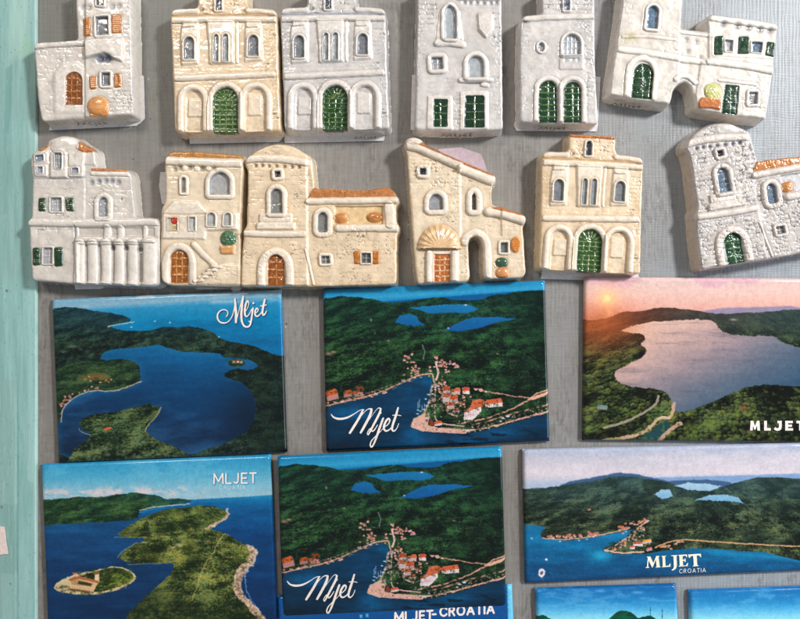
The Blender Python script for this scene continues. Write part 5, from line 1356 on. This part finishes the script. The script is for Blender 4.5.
h.roof([(286, 152), (405, 154), (418, 166), (400, 168), (286, 162)], (182, 110, 54), .9); h.ridge([(290, 172), (415, 174)], 14, 1.0, tr)
h.dots([(286, 203), (312, 200), (336, 198), (358, 198), (380, 202)], 2.6, 1.8, (130, 136, 146))
h.window(arch(315, 343, 258, 322), 5.0, 1.6, glass=(168, 170, 174)); 
h.ridge([(70, 344), (240, 348), (524, 342)], 26, 2.2, tr, "ledge")
h.bricks([(76, 358), (228, 358), (226, 384), (76, 384)], 5, 12, 1.0, .5, seed=4)
h.window([(120, 436), (150, 436), (150, 490), (120, 490)], 2.0, 1.2, glass=(176, 176, 178), bars=(2, 2)); h.shutter([(80, 434), (107, 433), (108, 496), (81, 498)], (12, 54, 22)); h.shutter([(156, 433), (187, 432), (188, 500), (158, 502)], (12, 54, 22))
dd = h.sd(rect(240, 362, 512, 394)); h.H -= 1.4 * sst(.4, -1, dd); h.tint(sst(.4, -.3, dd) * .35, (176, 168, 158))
for a, b in ((332, 356), (380, 402), (470, 486)): h.ridge([((a + b) / 2, 366), ((a + b) / 2, 392)], b - a, 1.6, tr, "post", sm=0)
h.groove(np.abs(sd_line(h.X, h.Y, [(228, 358), (232, 480), (234, 560)], 0) / h.k) / .9, 1.2, .6)
h.ridge([(240, 404), (512, 408)], 18, 1.5, tr, "ledge")
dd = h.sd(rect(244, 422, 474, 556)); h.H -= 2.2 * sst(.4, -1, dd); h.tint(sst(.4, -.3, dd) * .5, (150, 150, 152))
for a, y1 in ((246, 556), (292, 558), (340, 560), (386, 562), (434, 564), (494, 566)):
    h.ridge([(a, 420), (a + 1, 500), (a, y1)], 34 if a < 490 else 50, 2.6, tr, "column")
h.dots([(460, 440), (411, 436), (363, 436)], 2.2, 1.8, (80, 82, 88))
h.build("ceramic_house", "white glazed villa with green shutters and a row of columns beside the teal frame", HG,
        paper=[[(74, 280), (75, 289.5), (101, 289), (108, 286), (108, 280)]])

# 8 cream house with outside stairs ------------------------------------------------------
h = House((150, 135, 3.75), (38, 58, 352, 575), [(56, 112), (54, 92), (66, 70), (90, 62), (200, 64), (340, 76), (348, 100), (338, 300), (340, 566), (200, 566), (60, 562), (42, 540), (40, 380), (44, 280), (60, 240)], CREAM2)
tr = h.pal['trim']
h.roof([(60, 88), (66, 64), (90, 58), (346, 72), (348, 90), (200, 90), (80, 86)], (182, 126, 64), 1.0); h.ridge([(66, 98), (200, 104), (336, 106)], 28, 1.8, tr, "ledge")
h.dots([(92, 128), (112, 122), (150, 122), (194, 126), (238, 128)], 2.6, 1.8, (140, 130, 110)); h.blob(128, 124, 12, 12, 1.4, tr, "bracket"); h.blob(175, 126, 12, 12, 1.4, tr, "bracket"); h.blob(218, 126, 12, 10, 1.4, tr, "bracket")
h.bricks([(60, 140), (110, 140), (100, 240), (60, 240)], 4.6, 8, .5, .2); h.bricks([(305, 230), (340, 200), (340, 560), (320, 560)], 4.6, 8, .5, .25, seed=3)
h.window(arch(120, 133, 162, 215), 3.0, 1.4, glass=(186, 180, 164)); h.window(arch(226, 298, 142, 222), 5.0, 2.0, glass=(172, 172, 172))
h.plate([(48, 292), (88, 246), (180, 250), (214, 290), (330, 290), (330, 356), (212, 360), (208, 392), (46, 390)], 2.2, tr, 1.6, "balcony", sm=1)
h.groove(np.abs(sd_line(h.X, h.Y, [(50, 298), (130, 300), (212, 298)], 0) / h.k) / .9, .8, .15)
h.window([(68, 312), (104, 312), (104, 358), (68, 358)], 1.0, .5, deep=1.2, glass=(206, 192, 166)); h.blob(93, 322, 13, 13, 1.8, (198, 52, 36), "flowers", lump=1.2); h.stain(92, 346, 10, 10, (190, 168, 90), .8)
h.window(rect(150, 310, 170, 358), 1.6, .7, glass=(200, 198, 194)); h.window(arch(218, 244, 294, 340), 2.0, 1.0, glass=(186, 186, 184)); h.window(arch(280, 304, 294, 340), 2.0, 1.0, glass=(186, 186, 184))
h.ridge([(60, 552), (56, 480), (70, 430), (108, 412), (146, 432), (160, 470), (160, 552)], 24, 1.7, tr, "arch"); h.door(arch(76, 142, 432, 556), (144, 80, 24), 0, bars=(3, 4), line=(232, 190, 130), lw=.6, convex=.5)
h.ridge([(165, 410), (200, 450), (242, 488)], 20, 1.8, tr, "staircase", sm=0)
for q in range(5): h.ridge([(168 + q * 17, 548 - q * 13), (196 + q * 17, 546 - q * 13)], 12, 1.3, tr, sm=0)
h.plate([(228, 488), (336, 484), (338, 562), (170, 562)], 1.0, None, 1.4); h.bricks([(235, 490), (336, 488), (336, 560), (200, 560)], 4.4, 8, .7, .25, seed=5)
h.blob(294, 388, 31, 30, 3.2, (70, 108, 76), "bush", lump=2.0); h.plate([(262, 416), (318, 414), (316, 448), (266, 448)], 2.2, (216, 158, 98), 1.2, "pot", sm=1)
h.build("ceramic_house", "cream house with diagonal outside stairs, a red flower and a green bush in a pot", HG,
        paper=[[(160.5, 172), (159, 186), (162, 204), (170, 204), (170, 172)], [(196, 282), (196, 289.5), (230, 289), (233, 291.6), (240, 291.8), (242.5, 285), (240, 282)]])

# 9, 12 tower house with loggia ---------------------------------------------------------------
def tower_house(pal, label, door_col, line_col, roof_col, shut, crop, win, text=None, paper=None, **kw):
    h = House(crop, (18, 30, 620, 570), [(36, 112), (44, 86), (80, 60), (125, 40), (165, 33), (215, 42), (250, 62), (288, 90), (294, 150), (298, 204), (340, 200), (470, 208), (578, 197), (602, 220), (618, 246), (602, 268), (604, 326), (618, 350), (606, 376), (606, 540), (600, 560), (300, 568), (22, 568), (26, 450), (32, 388), (30, 362), (44, 340), (48, 220), (48, 130)], pal, **kw)
    tr = pal['trim']; strong = 1.3 if pal is STONE else .6; ti = .7 if pal is STONE else .45
    h.plate([(20, 20), (270, 20), (276, 600), (0, 600)], 1.5, None, 1.8)
    h.bricks([(48, 125), (290, 125), (294, 350), (45, 350)], 4.6, 9, strong, ti); h.bricks([(28, 390), (270, 390), (290, 560), (24, 560)], 4.6, 9, strong * .9, ti, seed=2); h.bricks([(275, 270), (605, 380), (605, 560), (300, 560)], 4.6, 9, strong * .7, ti * .8, seed=3); h.bricks([(48, 120), (48, 60), (160, 40), (290, 90), (290, 120)], 4.6, 9, strong * .6, ti * .6, seed=5)
    h.ridge([(44, 94), (100, 88), (180, 92), (268, 104)], 26, 1.9, tr, "ledge")
    h.dots([(78, 117), (103, 116), (128, 118), (156, 119), (186, 120), (214, 121), (240, 122)], 1.7, 1.7, (120, 96, 66) if pal is not STONE else (70, 80, 110))
    h.window([(152, 140), (170, 140), (170, 158), (153, 159)], 3.8, 1.8, glass=(36, 34, 40) if pal is not STONE else (30, 40, 70))
    h.window(arch(137, 177, 205, 292), 4.8, 1.9, glass=win)
    h.plate(rect(92, 296, 216, 330), 2.2, tr, 1.2, "pedestal", sm=1); h.plate(rect(82, 330, 226, 357), 2.8, tr, 1.2, "pedestal", sm=1)
    h.ridge([(42, 370), (150, 374), (258, 372)], 24, 2.2, tr, "ledge")
    h.ridge([(100, 562), (98, 490), (116, 450), (154, 434), (192, 452), (206, 490), (206, 562)], 28, 2.1, tr, "arch")
    h.door(arch(124, 186, 450, 566), door_col, 0, bars=(2, 4), line=line_col, lw=.7, convex=.5)
    h.ridge([(264, 430), (280, 490), (294, 560)], 9, .8, tr)
    h.roof([(268, 242), (284, 214), (300, 196), (340, 200), (470, 208), (580, 194), (618, 240), (440, 238)], roof_col, 1.4)
    h.ridge([(276, 250), (440, 248), (606, 246)], 22, 2.2, tr, "ledge")
    dd = h.sd([(372, 266), (556, 266), (556, 336), (372, 336)]); h.H -= 2.4 * sst(.4, -1.2, dd); h.tint(sst(.4, -.3, dd), (226, 196, 148) if pal is not STONE else (196, 194, 196))
    h.ridge([(578, 268), (580, 300), (582, 334)], 34, 1.2, tr, "column")
    h.window([(313, 302), (324, 292), (338, 294), (346, 306), (346, 364), (313, 364)], 5.2, 1.9, glass=win, sm=1)
    h.blob(398, 313, 27, 21, 3.0, PEACH, "bush", lump=1.0); h.blob(524, 309, 31, 20, 3.0, (182, 118, 60), "bush", lump=1.0)
    h.ridge([(388, 350), (480, 348), (610, 350)], 26, 2.2, tr, "balcony")
    h.window([(326, 456), (354, 455), (355, 480), (327, 481)], 3.2, 1.5, glass=(104, 102, 100) if pal is not STONE else (110, 108, 108), bars=(2, 2))
    h.window([(476, 446), (508, 445), (508, 479), (477, 480)], 2.2, 1.2, glass=(80, 78, 78), bars=(2, 2)); h.shutter([(447, 436), (469, 434), (470, 484), (448, 485)], shut); h.shutter([(516, 436), (541, 435), (542, 484), (517, 485)], shut)
    return h.build("ceramic_house", label, HG, text=text, paper=paper)
tower_house(CREAM, "cream brick tower house with orange roofed loggia and an orange arched door", (140, 76, 24), (214, 160, 100), (176, 112, 62), (186, 108, 26), (235, 135, 3.754), (128, 128, 124))
tower_house(STONE, "thick white stone tower house with orange loggia roof cut off by the right edge", (24, 62, 42), (150, 190, 120), (184, 116, 60), (186, 108, 26), (235, 135, 3.754), (96, 116, 136),
            rot=-9.3, scale=1.0, pivot=(154, 565), place=(735.5, 263.5))

# 10 cream house with a shell awning and open archway ------------------------------------------------
h = House((395, 130, 3.752), (35, 28, 495, 580), [(36, 66), (40, 36), (70, 28), (98, 36), (110, 54), (240, 112), (372, 168), (380, 190), (362, 206), (360, 250), (362, 284), (400, 290), (486, 318), (493, 340), (478, 360), (484, 450), (490, 536), (476, 553), (340, 559), (333, 540), (332, 430), (322, 406), (300, 396), (280, 406), (272, 432), (280, 552), (270, 568), (84, 577), (76, 500), (68, 400), (52, 180), (46, 90)], CREAM2)
tr = h.pal['trim']
h.bricks([(55, 90), (240, 130), (250, 220), (60, 220)], 3.8, 5, 1.0, .55); h.bricks([(60, 220), (250, 220), (250, 360), (70, 360)], 4.6, 8, .45, .2, seed=2); h.bricks([(250, 150), (360, 200), (360, 400), (255, 340)], 4.6, 8, .6, .25, seed=3); h.bricks([(345, 340), (485, 350), (485, 550), (370, 550)], 4.6, 8, .5, .2, seed=4)
h.bricks([(82, 460), (115, 460), (115, 570), (84, 570)], 4.6, 7, .6, .25, seed=5); h.bricks([(240, 380), (278, 400), (280, 560), (244, 570)], 4.6, 7, .6, .25, seed=6)
h.plate([(244, 90), (400, 90), (400, 400), (246, 400)], -1.4, None, 1.6)
h.ridge([(52, 58), (95, 66), (160, 96), (238, 130)], 34, 3.0, tr, "ledge"); h.ridge([(250, 146), (310, 170), (366, 190)], 32, 2.8, tr, "ledge")
h.roof([(44, 36), (92, 38), (110, 50), (240, 108), (372, 164), (376, 174), (240, 122), (100, 62), (60, 50)], (176, 110, 66), 1.0)
h.blob(72, 42, 28, 16, 1.2, tr, "chimney")
h.window([(95, 146), (115, 147), (115, 168), (95, 167)], 4.0, 2.0, glass=(38, 44, 66)); h.window([(128, 262), (140, 244), (160, 242), (176, 254), (178, 298), (128, 298)], 5.4, 2.0, glass=(150, 152, 156), sm=1)
h.window([(290, 246), (296, 238), (303, 246), (303, 298), (290, 298)], 6.0, 2.0, glass=(96, 84, 70), sm=0)
h.ridge([(352, 306), (410, 314), (480, 338)], 32, 3.0, tr, "ledge"); h.roof([(362, 290), (400, 286), (492, 316), (492, 326), (400, 304), (362, 296)], (180, 112, 62), 1.0)
h.ridge([(346, 556), (346, 440), (336, 404), (304, 382), (272, 396), (262, 420)], 30, 2.0, tr, "arch")
h.plate(rect(116, 452, 238, 585), 1.2, tr, 1.2); h.ridge([(128, 462), (126, 520), (126, 572)], 20, 1.6, tr); h.ridge([(222, 462), (222, 520), (222, 570)], 22, 1.6, tr)
h.door(rect(147, 466, 206, 571), (168, 92, 38), 0, bars=(3, 5), line=(240, 220, 190), lw=.8)
q = h.blob(166, 446, 82, 92, 6.5, (226, 188, 142), "awning", cut='top', flute=22)
h.window([(397, 424), (421, 424), (421, 458), (397, 458)], 2.8, 1.4, glass=(110, 110, 108)); h.shutter(ell(453, 430, 19, 31), (214, 132, 58), 1.8)
h.blob(400, 497, 25, 19, 3.2, (52, 86, 66), "bush"); h.blob(403, 536, 26, 22, 3.4, (206, 140, 90), "pot")
h.build("ceramic_house", "cream house with slanting roof, shell-shaped peach awning and an open archway", HG,
        paper=[[(432, 152), (440, 149), (461, 147.5), (481, 154), (484, 160), (488, 174), (480, 180), (440, 165)]], paper_mat=M_LILAC)

# ------------------------------------------------------------------ paper scrap pinned at the far left
P = [(-14, 524), (4.5, 527), (6.2, 542), (8.2, 554), (-14, 556)]
f_ = (D - 6) / D; P = [(CX + (a - CX) * f_, CY + (b - CY) * f_) for a, b in P]
root = None
sc = sheet("paper_scrap", lambda X, Y: sd_poly(X, Y, P), (-24, 515, 14, 565), 0.7, lambda X, Y: ((X - CX) * S, -(5.4 + .5 * fbm(X * .1, Y * .1, 5)) * S, ZC - (Y - CY) * S), flat_mat("pinkish_paper", (222, 206, 200), .8, .2), None, thick=(0, .4 * S, 0))
sc["label"] = "pale pink scrap of paper stuck on the teal frame at the far left edge"; sc["category"] = "paper"
